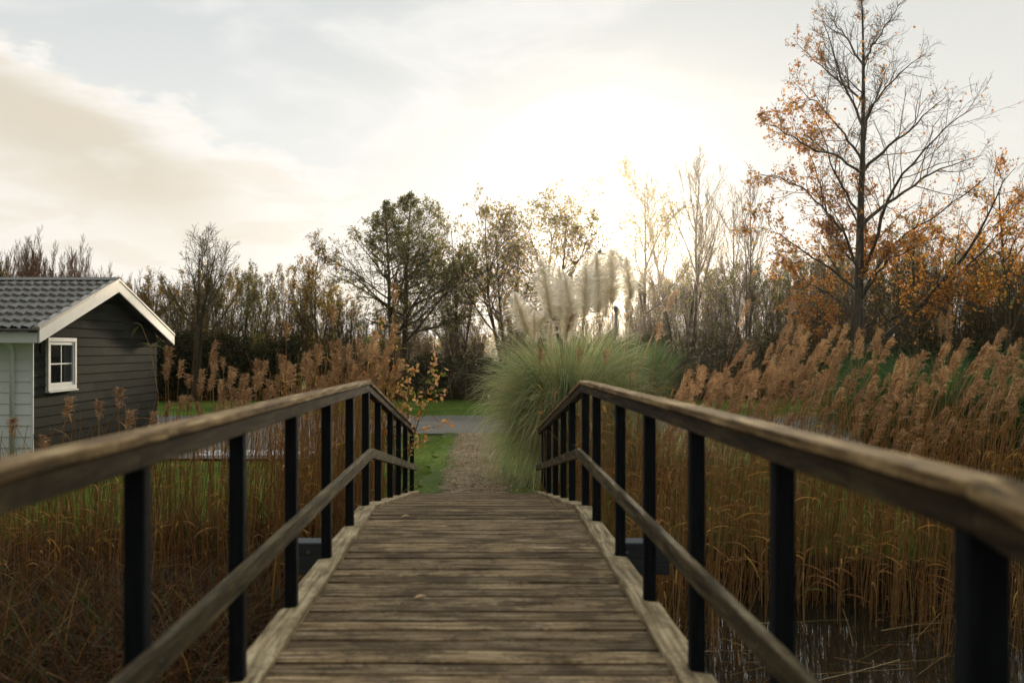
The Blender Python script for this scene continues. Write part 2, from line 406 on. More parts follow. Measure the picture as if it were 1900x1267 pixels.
# ------------------------------------------------------------------ footbridge
BX = -.035; K1 = 1.68; K2 = 8.18; YE = 14.1; Y0 = -4.3
def dz(y):   # deck surface height
    if y < K1: return .79 - .125 * (K1 - y)
    if y <= K2: return .79
    return .79 - (.79 - .045) * (y - K2) / (YE - K2)
def rz_(y):  # handrail top
    if y < K1: return EYE - .226 - .13 * (K1 - y)
    if y <= K2: return EYE - .226 - .038 * (y - K1) / (K2 - K1)
    return EYE - .264 - .872 * (y - K2) / (YE - K2)
bridge = empty('footbridge', (BX, 5, 0))
tag(bridge, 'weathered timber footbridge with dark posts arching over the reedy ditch', 'footbridge')
def bpart(mb, name, mat, **k):
    o = mb.build(name, mat, bridge, **k)
    me = o.data; c = np.empty(len(me.vertices) * 3, np.float32); me.vertices.foreach_get('co', c)
    c = c.reshape(-1, 3); c[:, 1] -= 5; me.vertices.foreach_set('co', c.ravel()); me.update(); return o
rng = np.random.default_rng(5)
mb = MB(); y = Y0
while y < YE - .05:
    w = .142; yc = y + w / 2
    sl = (dz(yc + .05) - dz(yc - .05)) / .1; an = math.atan(sl) + rng.normal(0, .006)
    rot = np.array([[1,0,0],[0,math.cos(an),-math.sin(an)],[0,math.sin(an),math.cos(an)]])
    tw = rng.normal(0, .0015)
    rt = np.array([[1,0,0],[0,1,0],[0,0,1.]]); rt[2,0] = tw
    mb.bbox((rng.normal(0, .004), yc, dz(yc) - .018 + rng.normal(0, .0022)), (1.72, w, .036), .009, float(np.clip(rng.normal(.5, .3), 0, 1)), rt @ rot)
    y += w + rng.uniform(.014, .022)
bpart(mb, 'deck', M['deck'])
# post positions
LP = [-4.0, -2.9, -1.8, -.6, .5, 1.61, 2.73, 3.87, 4.97, 6.13, 7.25, 8.18, 9.25, 10.4, 11.55, 12.65, 13.85]
RP = [-4.0, -2.9, -1.8, -.6, .6, 1.735, 2.87, 3.99, 5.10, 6.20, 7.45, 8.19, 9.3, 10.35, 11.4, 12.5, 13.6]
def kerb(side, posts, ya, yb):
    """edge board with bites round the posts"""
    ysm = np.linspace(ya, yb, int((yb - ya) / .012)); V = []
    for yy in ysm:
        o = .978 + .004 * math.sin(yy * 5) 
        for p in posts:
            d = abs(yy - p) - .045
            o = min(o, .905 + (.075 * sstep(np.array(d), 0, .035) if d > 0 else 0))
        o = float(o); z = dz(yy)
        inn = .838
        for (x, h) in ((inn, -.03), (inn, .026), (inn + .006, .032), (o - .008, .032), (o, .024), (o, -.19), (inn, -.19)):
            V.append((side * x, yy, z + h))
    k = 7; n = len(ysm)
    f = [[a*k + c, a*k + (c+1) % k, (a+1)*k + (c+1) % k, (a+1)*k + c] for a in range(n-1) for c in range(k)]
    if side > 0: f = [q[::-1] for q in f]
    mm = MB(); mm.add(V, f, .5 + .15*math.sin(ya+side)); 
    mm.f.append(np.array([[0,1,2,3,4,5,6]])); mm.m.append(np.zeros(1))
    mm.f.append(np.array([[0,1,2,3,4,5,6]]) + (n-1)*k); mm.m.append(np.zeros(1))
    return bpart(mm, 'kerb_board', M['kerb'])
for side, P_ in ((-1, LP), (1, RP)):
    kerb(side, P_, Y0, K1 - .004); kerb(side, P_, K1 + .004, K2 - .006); kerb(side, P_, K2 + .006, YE)
    for p in P_:
        mm = MB(); th = .060
        zt = rz_(p) - .093 if True else 0; zb = dz(p) - .16
        lean = rng.normal(0, .004)
        x0 = side * (.926 if side < 0 else .932)
        wdt = .076 if (side > 0 and abs(p - 1.735) < .01) else th
        mm.bbox((x0 + lean, p, (zt + zb) / 2), (wdt, .062, zt - zb), .005, .5)
        bpart(mm, 'post', M['post'])
def beam_line(pts, name, mat, sec, inx, tintv):
    """board following (y,z) points; sec = list of (dx, dz) cross-section"""
    V = []; k = len(sec)
    for (yy, zz) in pts:
        for (dx, dzz) in sec: V.append((inx + dx, yy, zz + dzz))
    n = len(pts)
    f = [[a*k + c, a*k + (c+1) % k, (a+1)*k + (c+1) % k, (a+1)*k + c] for a in range(n-1) for c in range(k)]
    mm = MB(); mm.add(V, f, tintv)
    mm.f.append(np.array([list(range(k))])); mm.m.append(np.zeros(1)); mm.f.append(np.array([list(range(k))[::-1]]) + (n-1)*k); mm.m.append(np.zeros(1))
    return bpart(mm, name, mat)
def rsec(w, h, b=.004):
    return [(-w+b, 0), (w-b, 0), (w, -b), (w, -h+b), (w-b, -h), (-w+b, -h), (-w, -h+b), (-w, -b)]
for side in (-1, 1):
    xc = side * .925
    segs = [(Y0, K1, 3), (K1, K2, 12), (K2, YE + .05, 8)]
    for (a, b_, n) in segs:
        yy = np.linspace(a, b_, n * 6)
        wv = lambda y: .0012 * math.sin(y * 1.7 + side)
        cuts = {K1: [K1, 3.05 + .2*side, 5.7, K2]}.get(a, [a, b_]); cuts2 = {K1: [K1, 2.45 - .2*side, 4.4, 6.6 + .3*side, K2]}.get(a, [a, b_])
        for c0, c1 in zip(cuts[:-1], cuts[1:]):
            yq = np.linspace(c0 + .0015, c1 - .002, 20); tv = rng.uniform(.5, .75)
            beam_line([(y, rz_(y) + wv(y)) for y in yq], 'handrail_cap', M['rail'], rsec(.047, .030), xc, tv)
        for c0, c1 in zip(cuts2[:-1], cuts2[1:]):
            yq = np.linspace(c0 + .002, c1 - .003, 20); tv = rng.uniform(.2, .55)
            beam_line([(y, rz_(y) - .0315 + wv(y)) for y in yq], 'handrail', M['railshade'], rsec(.036, .064), xc, tv)
        if a >= K1:
            def mz(y):
                return (EYE - .835 - .0 * y) if y <= K2 else EYE - .835 - .845 * (y - K2) / (YE - K2)
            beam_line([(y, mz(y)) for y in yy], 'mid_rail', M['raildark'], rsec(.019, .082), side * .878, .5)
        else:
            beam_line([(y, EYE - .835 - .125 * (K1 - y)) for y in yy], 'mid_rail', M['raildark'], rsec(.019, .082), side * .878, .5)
    # joints: small dark gaps + screws
    mm = MB()
    for p in (LP if side < 0 else RP):
        if K1 < p < YE:
            mm.tubes(np.array([[[side*.8575, p, mzp - .04], [side*.8615, p, mzp - .04]] for mzp in [EYE-.835 if p <= K2 else EYE-.835-.845*(p-K2)/(YE-K2)]]), np.full((1, 2), .007), 8, cap=True)
    bpart(mm, 'bolt', M['steel'])
# carrying beams, stringers, piles
for (yb, zt, L0, L1) in ((7.4, .675, -1.43, 1.47), (.9, .46, -1.43, 1.47)):
    mm = MB(); mm.bbox(((L0 + L1) / 2, yb, zt - .12), (L1 - L0, .2, .24), .008, .5); bpart(mm, 'cross_beam', M['beam'])
    for xx in (-1.0, 1.0):
        mm = MB(); mm.tubes(np.array([[[xx, yb, -1.4], [xx, yb, zt - .239]]]), np.full((1, 2), .1), 12, cap=True); bpart(mm, 'pile', M['beam'])
    mm = MB()
    for xx in (-1.25, 1.15):
        mm.tubes(np.array([[[xx, yb - .1, zt - .07], [xx, yb - .108, zt - .07]]]), np.full((1, 2), .013), 10, cap=True)
    bpart(mm, 'bolt', M['steel'])
for xx in (-.5, .5):
    beam_line([(y, dz(y) - .038) for y in (Y0, K1, K2, YE)], 'stringer', M['beam'], rsec(.04, .15), xx, .5)

# ------------------------------------------------------------------ cabin
CX = -8.3; CY1 = 18.0; CY2 = 24.95; CYM = (CY1 + CY2) / 2; CL = 9.0
cabin = empty('cabin', (CX, CY1, 0))
tag(cabin, 'small holiday cabin with dark boarded gable, white side and grey tiled roof', 'cabin')
def cpart(mm, name, mat, parent=cabin, **k):
    o = mm.build(name, mat, parent, **k); return o
EZ = 2.50; RZ = 3.53; OV = .42    # wall top at eaves, ridge underside, overhang
sl = (RZ - EZ) / (CYM - CY1)
# local coords: origin at near right corner; +x right, +y back
H = CYM - CY1
def lapboards(mm, axis, length_fn, z0, z1, step, depth, mirror=1):
    r = np.random.default_rng(3); z = z0
    while z < z1:
        zt = min(z + step, z1); a0, a1 = length_fn(z); b0, b1 = length_fn(zt)
        cuts = [0] + sorted(r.uniform(.15, .85, 2 if (a1 - a0) > 3 else 0).tolist()) + [1]
        for c0, c1 in zip(cuts[:-1], cuts[1:]):
            g = .003 if c1 < 1 else 0
            pa0, pa1 = a0 + (a1 - a0) * c0, a0 + (a1 - a0) * c1 - g
            pb0, pb1 = b0 + (b1 - b0) * c0, b0 + (b1 - b0) * c1 - g
            d0, d1 = depth, .006
            if axis == 'y':
                V = [(d0, pa0, z), (d0, pa1, z), (d1, pb1, zt), (d1, pb0, zt), (-.01, pa0, z), (-.01, pa1, z)]
            else:
                V = [(pa0, -d0, z), (pa1, -d0, z), (pb1, -d1, zt), (pb0, -d1, zt), (pa0, .01, z), (pa1, .01, z)]
            mm.add(V, [[0, 1, 2, 3], [4, 5, 1, 0]], float(r.uniform(.1, .9)))
        z = zt
mm = MB()
lapboards(mm, 'y', lambda z: (0.0, 2*H) if z <= EZ else ((z - EZ) / sl, 2*H - (z - EZ) / sl), .1, RZ - .02, .19, .028)
cpart(mm, 'gable_wall', M['cabin_dark'])
mm = MB(); lapboards(mm, 'x', lambda z: (-CL, 0.0), .1, EZ, .205, .024)
cpart(mm, 'side_wall', M['cabin_white'])
mm = MB()   # back walls / inner core and plinth
core = [(-CL, .02, 0), (-.02, .02, 0), (-.02, 2*H - .02, 0), (-CL, 2*H - .02, 0), (-CL, .02, EZ), (-.02, .02, EZ), (-.02, 2*H - .02, EZ), (-CL, 2*H - .02, EZ), (-.02, H, RZ - .03), (-CL, H, RZ - .03)]
mm.add(core, [[0,1,5,4],[3,7,6,2],[1,2,6,5],[0,4,7,3],[4,5,8,9],[6,7,9,8]]); mm.f.append(np.array([[5,6,8],[4,9,7]])); mm.m.append(np.zeros(2))
cpart(mm, 'inner_wall', M['dark'])
mm = MB(); mm.box((.016, -.012, EZ/2 + .05), (.04, .03, EZ - .1), .5); cpart(mm, 'corner_trim', M['cabin_white'])
# roof: profiled tile sheet, both slopes, corrugation runs down the slope, stepped courses
def roof_slope(sgn):
    mm = MB(); ux = np.arange(-CL - .3, .30, .035); S = (H + OV); L_ = math.hypot(S, S * sl); ncourse = 8
    V = []; rows = []
    for c in range(ncourse):
        for (t, lift) in ((c / ncourse, .065), ((c + 1) / ncourse - .002, .012)):
            rows.append((t, lift))
    for (t, lift) in rows:   # t=0 at eave
        yl = -OV + t * S; zb = EZ - OV * sl + t * S * sl + .10
        for x in ux:
            ph = (x / .19) % 1.0
            wv = .04 * (math.sin(2 * math.pi * ph) * .6 + .4 * math.sin(4 * math.pi * ph + .6))
            yy = yl if sgn > 0 else 2*H - yl
            V.append((x, yy, zb + lift + wv))
    n = len(ux); f = []
    for a in range(len(rows) - 1):
        for c in range(n - 1):
            q = [a*n + c, a*n + c + 1, (a+1)*n + c + 1, (a+1)*n + c]; f.append(q if sgn > 0 else q[::-1])
    mm.add(V, f, .5); return cpart(mm, 'roof', M['roof'], smooth=False)
rf = roof_slope(1); roof_slope(-1)
def sloped_board(x0, x1, t0, t1, zlo, zhi, sgn, name, mat, extra=0):
    """board along slope; x0..x1 in X, from t0..t1 along run from eave edge (run metres), z offsets from slope line"""
    V = []
    for run in (t0, t1):
        yl = -OV + run; zz = EZ - OV * sl + run * sl
        yy = yl if sgn > 0 else 2*H - yl
        for (x, z) in ((x0, zlo), (x1, zlo), (x1, zhi), (x0, zhi)): V.append((x, yy, zz + z))
    f = [[0,1,5,4],[1,2,6,5],[2,3,7,6],[3,0,4,7],[3,2,1,0],[4,5,6,7]]
    if sgn < 0: f = [q[::-1] for q in f]
    mm = MB(); mm.add(V, f, .6); return cpart(mm, name, mat)
for sg in (1, -1):
    sloped_board(.30, .335, 0, H + OV + .0, -.13, .115, sg, 'bargeboard', M['white'])
    sloped_board(.20, .345, -.02, H + OV, .1165, .165, sg, 'verge_trim', M['trimmetal'])
    sloped_board(.0305, .2995, .03, H + OV - .02, -.02, .02, sg, 'soffit', M['cabin_dark'])
mm = MB(); mm.bbox((-CL/2 + .0, -OV - .0, EZ - OV*sl - .035), (CL + .58, .03, .19), .004, .4); cpart(mm, 'fascia', M['cabin_white'])
mm = MB(); mm.bbox((-CL/2, -OV/2 + .0, EZ - OV*sl - .10), (CL + .3, OV - .04, .015), .002, .3); cpart(mm, 'eave_soffit', M['cabin_white'])
mm = MB(); mm.bbox((-CL/2 + .02, -OV - .06, EZ - OV*sl + .105), (CL + .6, .085, .05), .01, .2); cpart(mm, 'gutter', M['roof'])
zr = RZ + .16
mm = MB()
for sg in (1, -1):
    V = [(-CL - .3, H, zr + .035), (.35, H, zr + .035), (.35, H - sg*.17, zr - .035), (-CL - .3, H - sg*.17, zr - .035), (.35, H, zr + .025), (-CL-.3, H, zr + .025)]
    mm.add(V, [[0,1,2,3]] if sg > 0 else [[3,2,1,0]], .5)
cpart(mm, 'ridge_cap', M['roof'])
mm = MB(); mm.tubes(np.array([[[-.33, -OV + .04, EZ - OV*sl + .07], [-.33, -OV + .06, EZ - OV*sl - .08], [-.33, -.16, EZ - .30], [-.33, -.085, EZ - .42], [-.33, -.085, .12]]]), np.full((1, 5), .042), 12, cap=True)
mm.tubes(np.array([[[-.33, -.085, .70], [-.33, -.085, .76]]]), np.full((1, 2), .05), 12, cap=True)
cpart(mm, 'downpipe', M['cabin_white'], smooth=True)
mm = MB(); mm.bbox((.034, .35, 2.18), (.024, .16, .24), .004, .3)
for k in range(6): mm.box((.05, .35, 2.09 + k * .036), (.012, .13, .012), .1)
cpart(mm, 'vent', M['cabin_dark'])
# window on gable wall: y from 18.70 to 20.0
wy0, wy1, wz0, wz1 = .52, 1.83, EYE - (724-HY)/F*19.3, EYE - (627-HY)/F*19.0
wz0 = 1.33; wz1 = 2.36
win = MB(); fw = .085; X_ = .045
cy = (wy0 + wy1)/2; cz = (wz0 + wz1)/2
win.bbox((X_, cy, wz1 - fw/2), (.07, wy1 - wy0, fw), .006, .8); win.bbox((X_, cy, wz0 + fw/2), (.07, wy1 - wy0, fw), .006, .8)
for yy in (wy0 + fw/2, wy1 - fw/2): win.bbox((X_, yy, cz), (.069, fw, wz1 - wz0 - 2*fw), .006, .8)
wo = cpart(win, 'window', M['white'])
mm = MB(); s0, s1, t0, t1 = wy0 + fw, wy1 - fw, wz0 + fw, wz1 - fw; sw = .062
mm.bbox((.036, (s0+s1)/2, t1 - sw/2), (.05, s1 - s0, sw), .005, .7); mm.bbox((.036, (s0+s1)/2, t0 + sw/2), (.05, s1 - s0, sw), .005, .7)
for yy in (s0 + sw/2, s1 - sw/2): mm.bbox((.036, yy, (t0+t1)/2), (.049, sw, t1 - t0 - 2*sw), .005, .7)
mm.box((.033, (s0+s1)/2, (t0+t1)/2), (.022, .026, t1 - t0 - 2*sw), .7); mm.box((.033, (s0+s1)/2, (t0+t1)/2), (.020, s1 - s0 - 2*sw, .026), .7)
cpart(mm, 'window_frame', M['white'], wo)
mm = MB(); mm.add([(.030, s0 + sw, t0 + sw), (.030, s1 - sw, t0 + sw), (.030, s1 - sw, t1 - sw), (.030, s0 + sw, t1 - sw)], [[0,1,2,3]]); cpart(mm, 'pane', M['glass'], wo)
mm = MB()
for k in range(7):
    mm.tubes(np.array([[[.0325, s1 - sw - .06 - k*.05, t0 + sw + .01], [.0325, s1 - sw - .06 - k*.05, t1 - sw - .01]]]), np.full((1, 2), .0035), 6)
cpart(mm, 'curtain', M['curtain'], wo)
mm = MB(); mm.bbox((.055, cy, wz0 - .018), (.11, wy1 - wy0 + .04, .03), .006, .7); cpart(mm, 'window_sill', M['white'], wo)

# ------------------------------------------------------------------ plants: branching
def grow(rng, S, D, L, n, wander, up):
    B = len(S); P = np.empty((B, n, 3)); P[:, 0] = S; d = norm(D)
    for i in range(1, n):
        d = norm(d + rng.normal(size=(B, 3)) * wander + np.array([0, 0, up]))
        P[:, i] = P[:, i-1] + d * (L / (n - 1))[:, None]
    return P
def spawn(rng, P, Rd, m, t0, t1, ang, tpow=1.0, flat=None):
    """m children per branch -> start, dir, parent radius, t, parent index"""
    B, n, _ = P.shape; N = B * m
    idx = np.repeat(np.arange(B), m)
    t = t0 + (t1 - t0) * ((np.tile(np.arange(m), B) + rng.uniform(0, 1, N)) / m) ** tpow
    f = t * (n - 1); i0 = np.clip(f.astype(int), 0, n - 2); u = (f - i0)[:, None]
    A = P[idx, i0]; Bp = P[idx, i0 + 1]; S = A * (1 - u) + Bp * u
    T = norm(Bp - A); r = Rd[idx, i0] * (1 - u[:, 0]) + Rd[idx, i0 + 1] * u[:, 0]
    q = norm(np.cross(T, rng.normal(size=(N, 3))))
    a = ang * rng.uniform(.75, 1.25, N)
    Dd = T * np.cos(a)[:, None] + q * np.sin(a)[:, None]
    return S, Dd, r, t, idx
def lens(P): return np.linalg.norm(np.diff(P, axis=1), axis=2).sum(1)
def taper(r0, n, end=.35): return r0[:, None] * np.linspace(1, end, n)[None]

def make_tree(name, seed, H, spread, stems=1, lean=.08, clear=.25, n1=14, a1=.8, l1=.38, n2=9, n3=5, leafn=3, leafsz=.07, leafm='leaf_alder', up=.06, twigm='twig', trunk_r=.11, leaf_cond=None, top=.5, barkm='bark', wand=.09, twr=.006, a2=.75):
    rng = np.random.default_rng(seed); root = empty(name)
    S = np.zeros((stems, 3)); S[:, :2] = rng.normal(0, .12 * (stems > 1), (stems, 2)) * (1 + .1 * stems)
    D = np.tile([0, 0, 1.], (stems, 1)) + np.concatenate([rng.normal(0, lean * (1 + .6*(stems > 1)), (stems, 2)), np.zeros((stems, 1))], 1)
    L = H * rng.uniform(.8, 1.0, stems) if stems > 1 else np.array([H])
    L[0] = H
    P0 = grow(rng, S, D, L, 12, wand * .5, .05); P0[:, :, 2] *= 1.0
    r0 = trunk_r * L / H * rng.uniform(.8, 1, stems); R0 = taper(r0, 12, .12); R0[:, 0] *= 1.25
    P0[:, 0, 2] = -.1
    tm = MB(); tm.tubes(P0, R0, 7, rng.uniform(0, 1, stems))
    # limbs
    S, Dd, pr, t, ix = spawn(rng, P0, R0, n1, clear, .98, a1)
    L1 = lens(P0)[ix] * l1 * spread * (1.15 - (t - clear) / (1 - clear) * (1 - top * .5)) * rng.uniform(.7, 1.15, len(t))
    P1 = grow(rng, S, Dd, L1, 8, wand, up); R1 = taper(np.minimum(pr * .6, .012 + L1 * .014), 8, .25)
    tm.tubes(P1, R1, 5, rng.uniform(0, 1, len(P1)))
    cm = MB()
    S, Dd, pr, t, ix = spawn(rng, P1, R1, n2, .15, 1.0, a2)
    L2 = L1[ix] * .45 * (1.2 - t * .6) * rng.uniform(.6, 1.2, len(t))
    P2 = grow(rng, S, Dd, L2, 5, wand * 1.3, up); R2 = taper(np.minimum(pr * .6, .004 + L2 * .012), 5, .5)
    cm.tubes(P2, np.maximum(R2, twr), 3, rng.uniform(0, 1, len(P2)))
    S, Dd, pr, t, ix = spawn(rng, P2, R2, n3, .2, 1.0, a2)
    L3 = np.clip(L2[ix] * .5 * rng.uniform(.5, 1.3, len(t)), .12, .8)
    P3 = grow(rng, S, Dd, L3, 4, wand * 1.3, up); R3 = np.full(P3.shape[:2], twr * .8)
    cm.tubes(P3, R3, 3, rng.uniform(0, 1, len(P3)))
    tm.build('trunk', M[barkm], root, smooth=True); cm.build('crown', M[twigm], root)
    if leafn > 0:
        pts = P3[:, 1:].reshape(-1, 3)
        k = int(len(P3) * leafn); sel = rng.integers(0, len(pts), k); C = pts[sel] + rng.normal(0, .05, (k, 3))
        # clumpy foliage: keep by a low-frequency field
        fld = np.sin(C[:, 0] * 2.3 + seed) * np.sin(C[:, 1] * 2.1 + 1) + np.sin(C[:, 2] * 1.9 + C[:, 0] + seed)
        keep = rng.uniform(0, 1, k) < np.clip(.62 + .35 * fld, .08, 1)
        if leaf_cond is not None: keep &= leaf_cond(C, rng)
        C = C[keep]
        lm = MB(); lm.leaves(C, leafsz * rng.uniform(.7, 1.3, len(C)), rng, np.clip(rng.normal(.5, .28, len(C)), 0, 1), up=-.3)
        lm.build('foliage', M[leafm], root)
    return root

def place(root, x, y, rz=0.0, s=1.0, sz=None):
    root.location = (float(x), float(y), float(gz(x, y)) if y < 100 else 0); root.rotation_euler = (0, 0, rz)
    root.scale = (s, s, sz if sz else s)
def hgt(py, D): return EYE - (py - HY) / F * D

# --- individual trees of the far line (unit heights are real heights)
def at(pxx, D): return (pxx - CXP) / F * D
low = lambda zc: (lambda C, r: r.uniform(0, 1, len(C)) < np.clip((zc - C[:, 2]) / 2.0 + .5, .05, 1))
# big dense alder, two trunks
t = make_tree('alder_tree', 21, hgt(345, 42), 1.3, 2, .035, .26, 26, 1.1, .38, 13, 6, 9, .09, 'leaf_alder', .03, top=-.35, trunk_r=.17, wand=.1)
place(t, at(746, 42), 42, .5); tag(t, 'tall dense green alder with two dark trunks, left of the path', 'tree')
t = make_tree('alder_tree', 22, hgt(415, 44), 1.15, 3, .07, .3, 14, .85, .34, 10, 5, 6, .11, 'leaf_alder', .05, trunk_r=.1)
place(t, at(845, 44), 44, 1.9); tag(t, 'slender multi-stemmed tree just right of the dense alder', 'tree')
t = make_tree('poplar_tree', 23, hgt(395, 42), 1.45, 3, .12, .32, 14, .8, .34, 10, 5, 4.0, .13, 'leaf_sparse', .04, trunk_r=.13)
place(t, at(945, 42), 42, 2.6); tag(t, 'leaning tree with thin yellow-green leaves behind the path end', 'tree')
t = make_tree('poplar_tree', 24, hgt(398, 44), 1.5, 3, .10, .3, 14, .8, .34, 10, 5, 4.5, .13, 'leaf_sparse', .04, trunk_r=.12)
place(t, at(1010, 44), 44, .4); tag(t, 'airy leafy tree rising behind the white pampas plumes', 'tree')
t = make_tree('poplar_tree', 25, hgt(345, 43), 1.15, 1, .05, .36, 19, .75, .34, 10, 5, 3.2, .12, 'leaf_sparse', .05, trunk_r=.13)
place(t, at(1192, 43), 43, 4.0); tag(t, 'slim tree with sparse yellow leaves right of the sun', 'tree')
bare = dict(leafn=.35, leafsz=.07, leafm='leaf_sparse', up=.16)
t = make_tree('bare_tree', 26, hgt(325, 43), .95, 3, .06, .35, 14, .55, .38, 10, 5, trunk_r=.12, a2=.5, **bare)
place(t, at(1268, 43), 43, 1.0); tag(t, 'tall bare vase-shaped tree, first bare one right of the sun', 'tree')
t = make_tree('bare_tree', 27, hgt(345, 43), .8, 3, .07, .3, 13, .55, .38, 10, 5, trunk_r=.1, a2=.5, **bare)
place(t, at(1385, 44), 44, 3.1); tag(t, 'bare upright tree directly left of the orange oak', 'tree')
t = make_tree('bare_tree', 28, hgt(458, 40), 1.1, 2, .09, .32, 11, .75, .40, 10, 5, trunk_r=.15, leafn=.5, leafsz=.07, leafm='leaf_brown', up=.08, twr=.008)
place(t, at(368, 40), 40, .7); tag(t, 'nearly bare forked tree just right of the cabin', 'tree')
t = make_tree('birch_tree', 29, hgt(450, 41), .85, 1, .03, .4, 16, .8, .34, 9, 5, 3, .11, 'leaf_brown', .05, trunk_r=.08)
place(t, at(592, 41), 41, .7); tag(t, 'small slim birch-like tree with a few golden top leaves', 'tree')
# warm bare shrubs behind the cabin
ws = make_tree('bare_shrub', 31, 5.6, .8, 18, .16, .12, 10, .32, .42, 8, 5, 0, up=.16, wand=.035, twr=.005, twigm='twig_warm', trunk_r=.05, barkm='twig_warm', a2=.4)
warm = [(28, 40.5, 5.9), (72, 40, 6.2), (112, 41, 6.1), (148, 40.5, 5.2), (-20, 41, 6.0), (215, 43, 5.0), (250, 43, 4.9)]
for k, (a, D, h) in enumerate(warm):
    o = ws if k == 0 else copy_tree(ws)
    place(o, at(a, D), D, k * 1.3, h / 5.6)
    tag(o, 'leafless reddish-brown shrub showing above the cabin roof', 'shrub', 'bare shrubs behind the cabin')
t = make_tree('leafy_shrub', 32, hgt(478, 39), 1.0, 4, .1, .2, 9, .8, .4, 8, 5, 5, .1, 'leaf_brown', .03, trunk_r=.06)
place(t, at(22, 39), 39, .3); tag(t, 'dark leafy shrub behind the left end of the cabin roof', 'shrub')
# thicket prototypes
def thick(seed, H, leafn, lm, st=7, up=.10): return make_tree('thicket_shrub', seed, H, .8, st, .10, .14, 8, .5, .34, 7, 4, leafn * 1.3, .085, lm, up, trunk_r=.055, a2=.6, wand=.06)
TP = [thick(41, 6.0, 2.4, 'leaf_brown', 10), thick(42, 6.0, 1.4, 'leaf_brown', 12), thick(43, 6.0, 3.0, 'leaf_alder', 9), thick(44, 6.0, .4, 'leaf_brown', 14, .16)]
used = [False] * 4
rngT = np.random.default_rng(77)
row = []
for k, a in enumerate(range(262, 660, 31)):       # left thicket
    top = 520 + 14 * math.sin(k * 1.7) - (18 if 380 < a < 540 else 0); row.append((a, 43 + 3 * (k % 3), top, [0, 2, 1, 0, 3][k % 5], 'left'))
for k, a in enumerate(range(655, 1210, 34)):      # centre, low and open
    row.append((a, 46 + 2 * (k % 3), 560 + 25 * math.sin(k * 2.1), [1, 3, 3][k % 3], 'mid'))
for k, a in enumerate(range(1200, 1990, 27)):     # right thicket
    top = 470 + 22 * math.sin(k * 1.3) - (-20 if a < 1480 else 0); row.append((a, 43 + 2.5 * (k % 3), top, ([3, 1, 0, 3, 2, 0] if a > 1480 else [3, 1, 3, 2, 3, 1])[k % 6], 'right'))
names = {'left': ('tangled brownish shrub in the thicket between cabin and alder', 'thicket shrubs on the left'),
         'mid': ('thin low shrub under the open trees beyond the path', 'low shrubs under the open trees'),
         'right': ('dark twiggy shrub in the thicket behind the oak and reeds', 'thicket shrubs on the right')}
for (a, D, top, p, side) in row:
    o = TP[p] if not used[p] else copy_tree(TP[p]); used[p] = True
    h = hgt(top, D); place(o, at(a, D) + rngT.normal(0, .2), D, rngT.uniform(0, 6.28), h / 6.0 * rngT.uniform(.92, 1.05), h / 6.0)
    tag(o, names[side][0], 'shrub', names[side][1])

# --- far bushes and hedge
def leafy_block(name, x0, x1, y0, y1, ztop, N, sz, matn, label, cat, seed, core=True, group=None):
    rng = np.random.default_rng(seed); cx, cy = (x0 + x1) / 2, (y0 + y1) / 2
    root = empty(name, (cx, cy, 0)); tag(root, label, cat, group)
    topf = lambda x: ztop * (1 + .07 * np.sin(x * 1.3 + seed) + .05 * np.sin(x * 3.1 + 2))
    # front-weighted leaf cloud
    x = rng.uniform(x0, x1, N); h = rng.uniform(0, 1, N) ** .8; u = rng.uniform(0, 1, N)
    bulge = .35 * np.sin(x * 1.9 + seed) * .5 + .25 * np.sin(h * 6 + x)
    y = y0 + (y1 - y0) * u ** 2.2 + bulge
    z = topf(x) * h * (1.03 + .06 * rng.normal(size=N)) 
    lm = MB(); lm.leaves(np.stack([x - cx, y - cy, z], -1), sz * rng.uniform(.6, 1.3, N), rng, np.clip(rng.normal(.45, .25, N), 0, 1), up=-.2)
    lm.build('foliage', M[matn], root)
    n = int((x1 - x0) * 5); S = np.stack([rng.uniform(x0 - cx, x1 - cx, n), rng.uniform(y0 - cy, y1 - cy, n), np.full(n, -.05)], -1)
    P = grow(rng, S, np.tile([0, 0, 1.], (n, 1)) + rng.normal(0, .2, (n, 3)), ztop * rng.uniform(.8, 1.2, n), 5, .15, .05)
    sm = MB(); sm.tubes(P, taper(np.full(n, .03), 5, .3), 4, .5); sm.build('stems', M['bark'], root)
    if core:
        gx = np.linspace(x0 + .1, x1 - .1, int((x1 - x0) * 2) + 2); V = []
        for xx in gx:
            for (yy, zz) in ((y0 + .55, 0), (y0 + .6 + .1 * math.sin(xx * 2), topf(xx) * .8), (y1 - .4, topf(xx) * .82), (y1 - .3, 0)): V.append((xx - cx, yy - cy, zz))
        f = [[a*4 + c, a*4 + c + 1, (a+1)*4 + c + 1, (a+1)*4 + c] for a in range(len(gx) - 1) for c in range(3)]
        cm = MB(); cm.add(V, f); cm.build('inner_growth', M['leaf_hedge'], root)
    return root
leafy_block('hedge', at(560, 41), at(1110, 41), 41, 42.8, 1.72, 26000, .11, 'leaf_hedge', 'low dark hedge along the lawn edge beyond the road, straight ahead', 'hedge', 3)
leafy_block('hedge', at(250, 41), at(556, 41), 40.4, 42.4, 2.5, 24000, .12, 'leaf_hedge', 'taller dark hedge between the cabin and the straight-ahead hedge', 'hedge', 4)
leafy_block('hedge', at(1114, 42), at(2000, 42), 41.2, 43.5, 2.3, 34000, .12, 'leaf_hedge', 'long dark hedge behind the reeds on the right', 'hedge', 5)
leafy_block('tree_belt', -60, 75, 120, 124, 3.6, 26000, .45, 'leaf_brown', 'distant low tree belt glimpsed between the trunks', 'tree belt', 6)

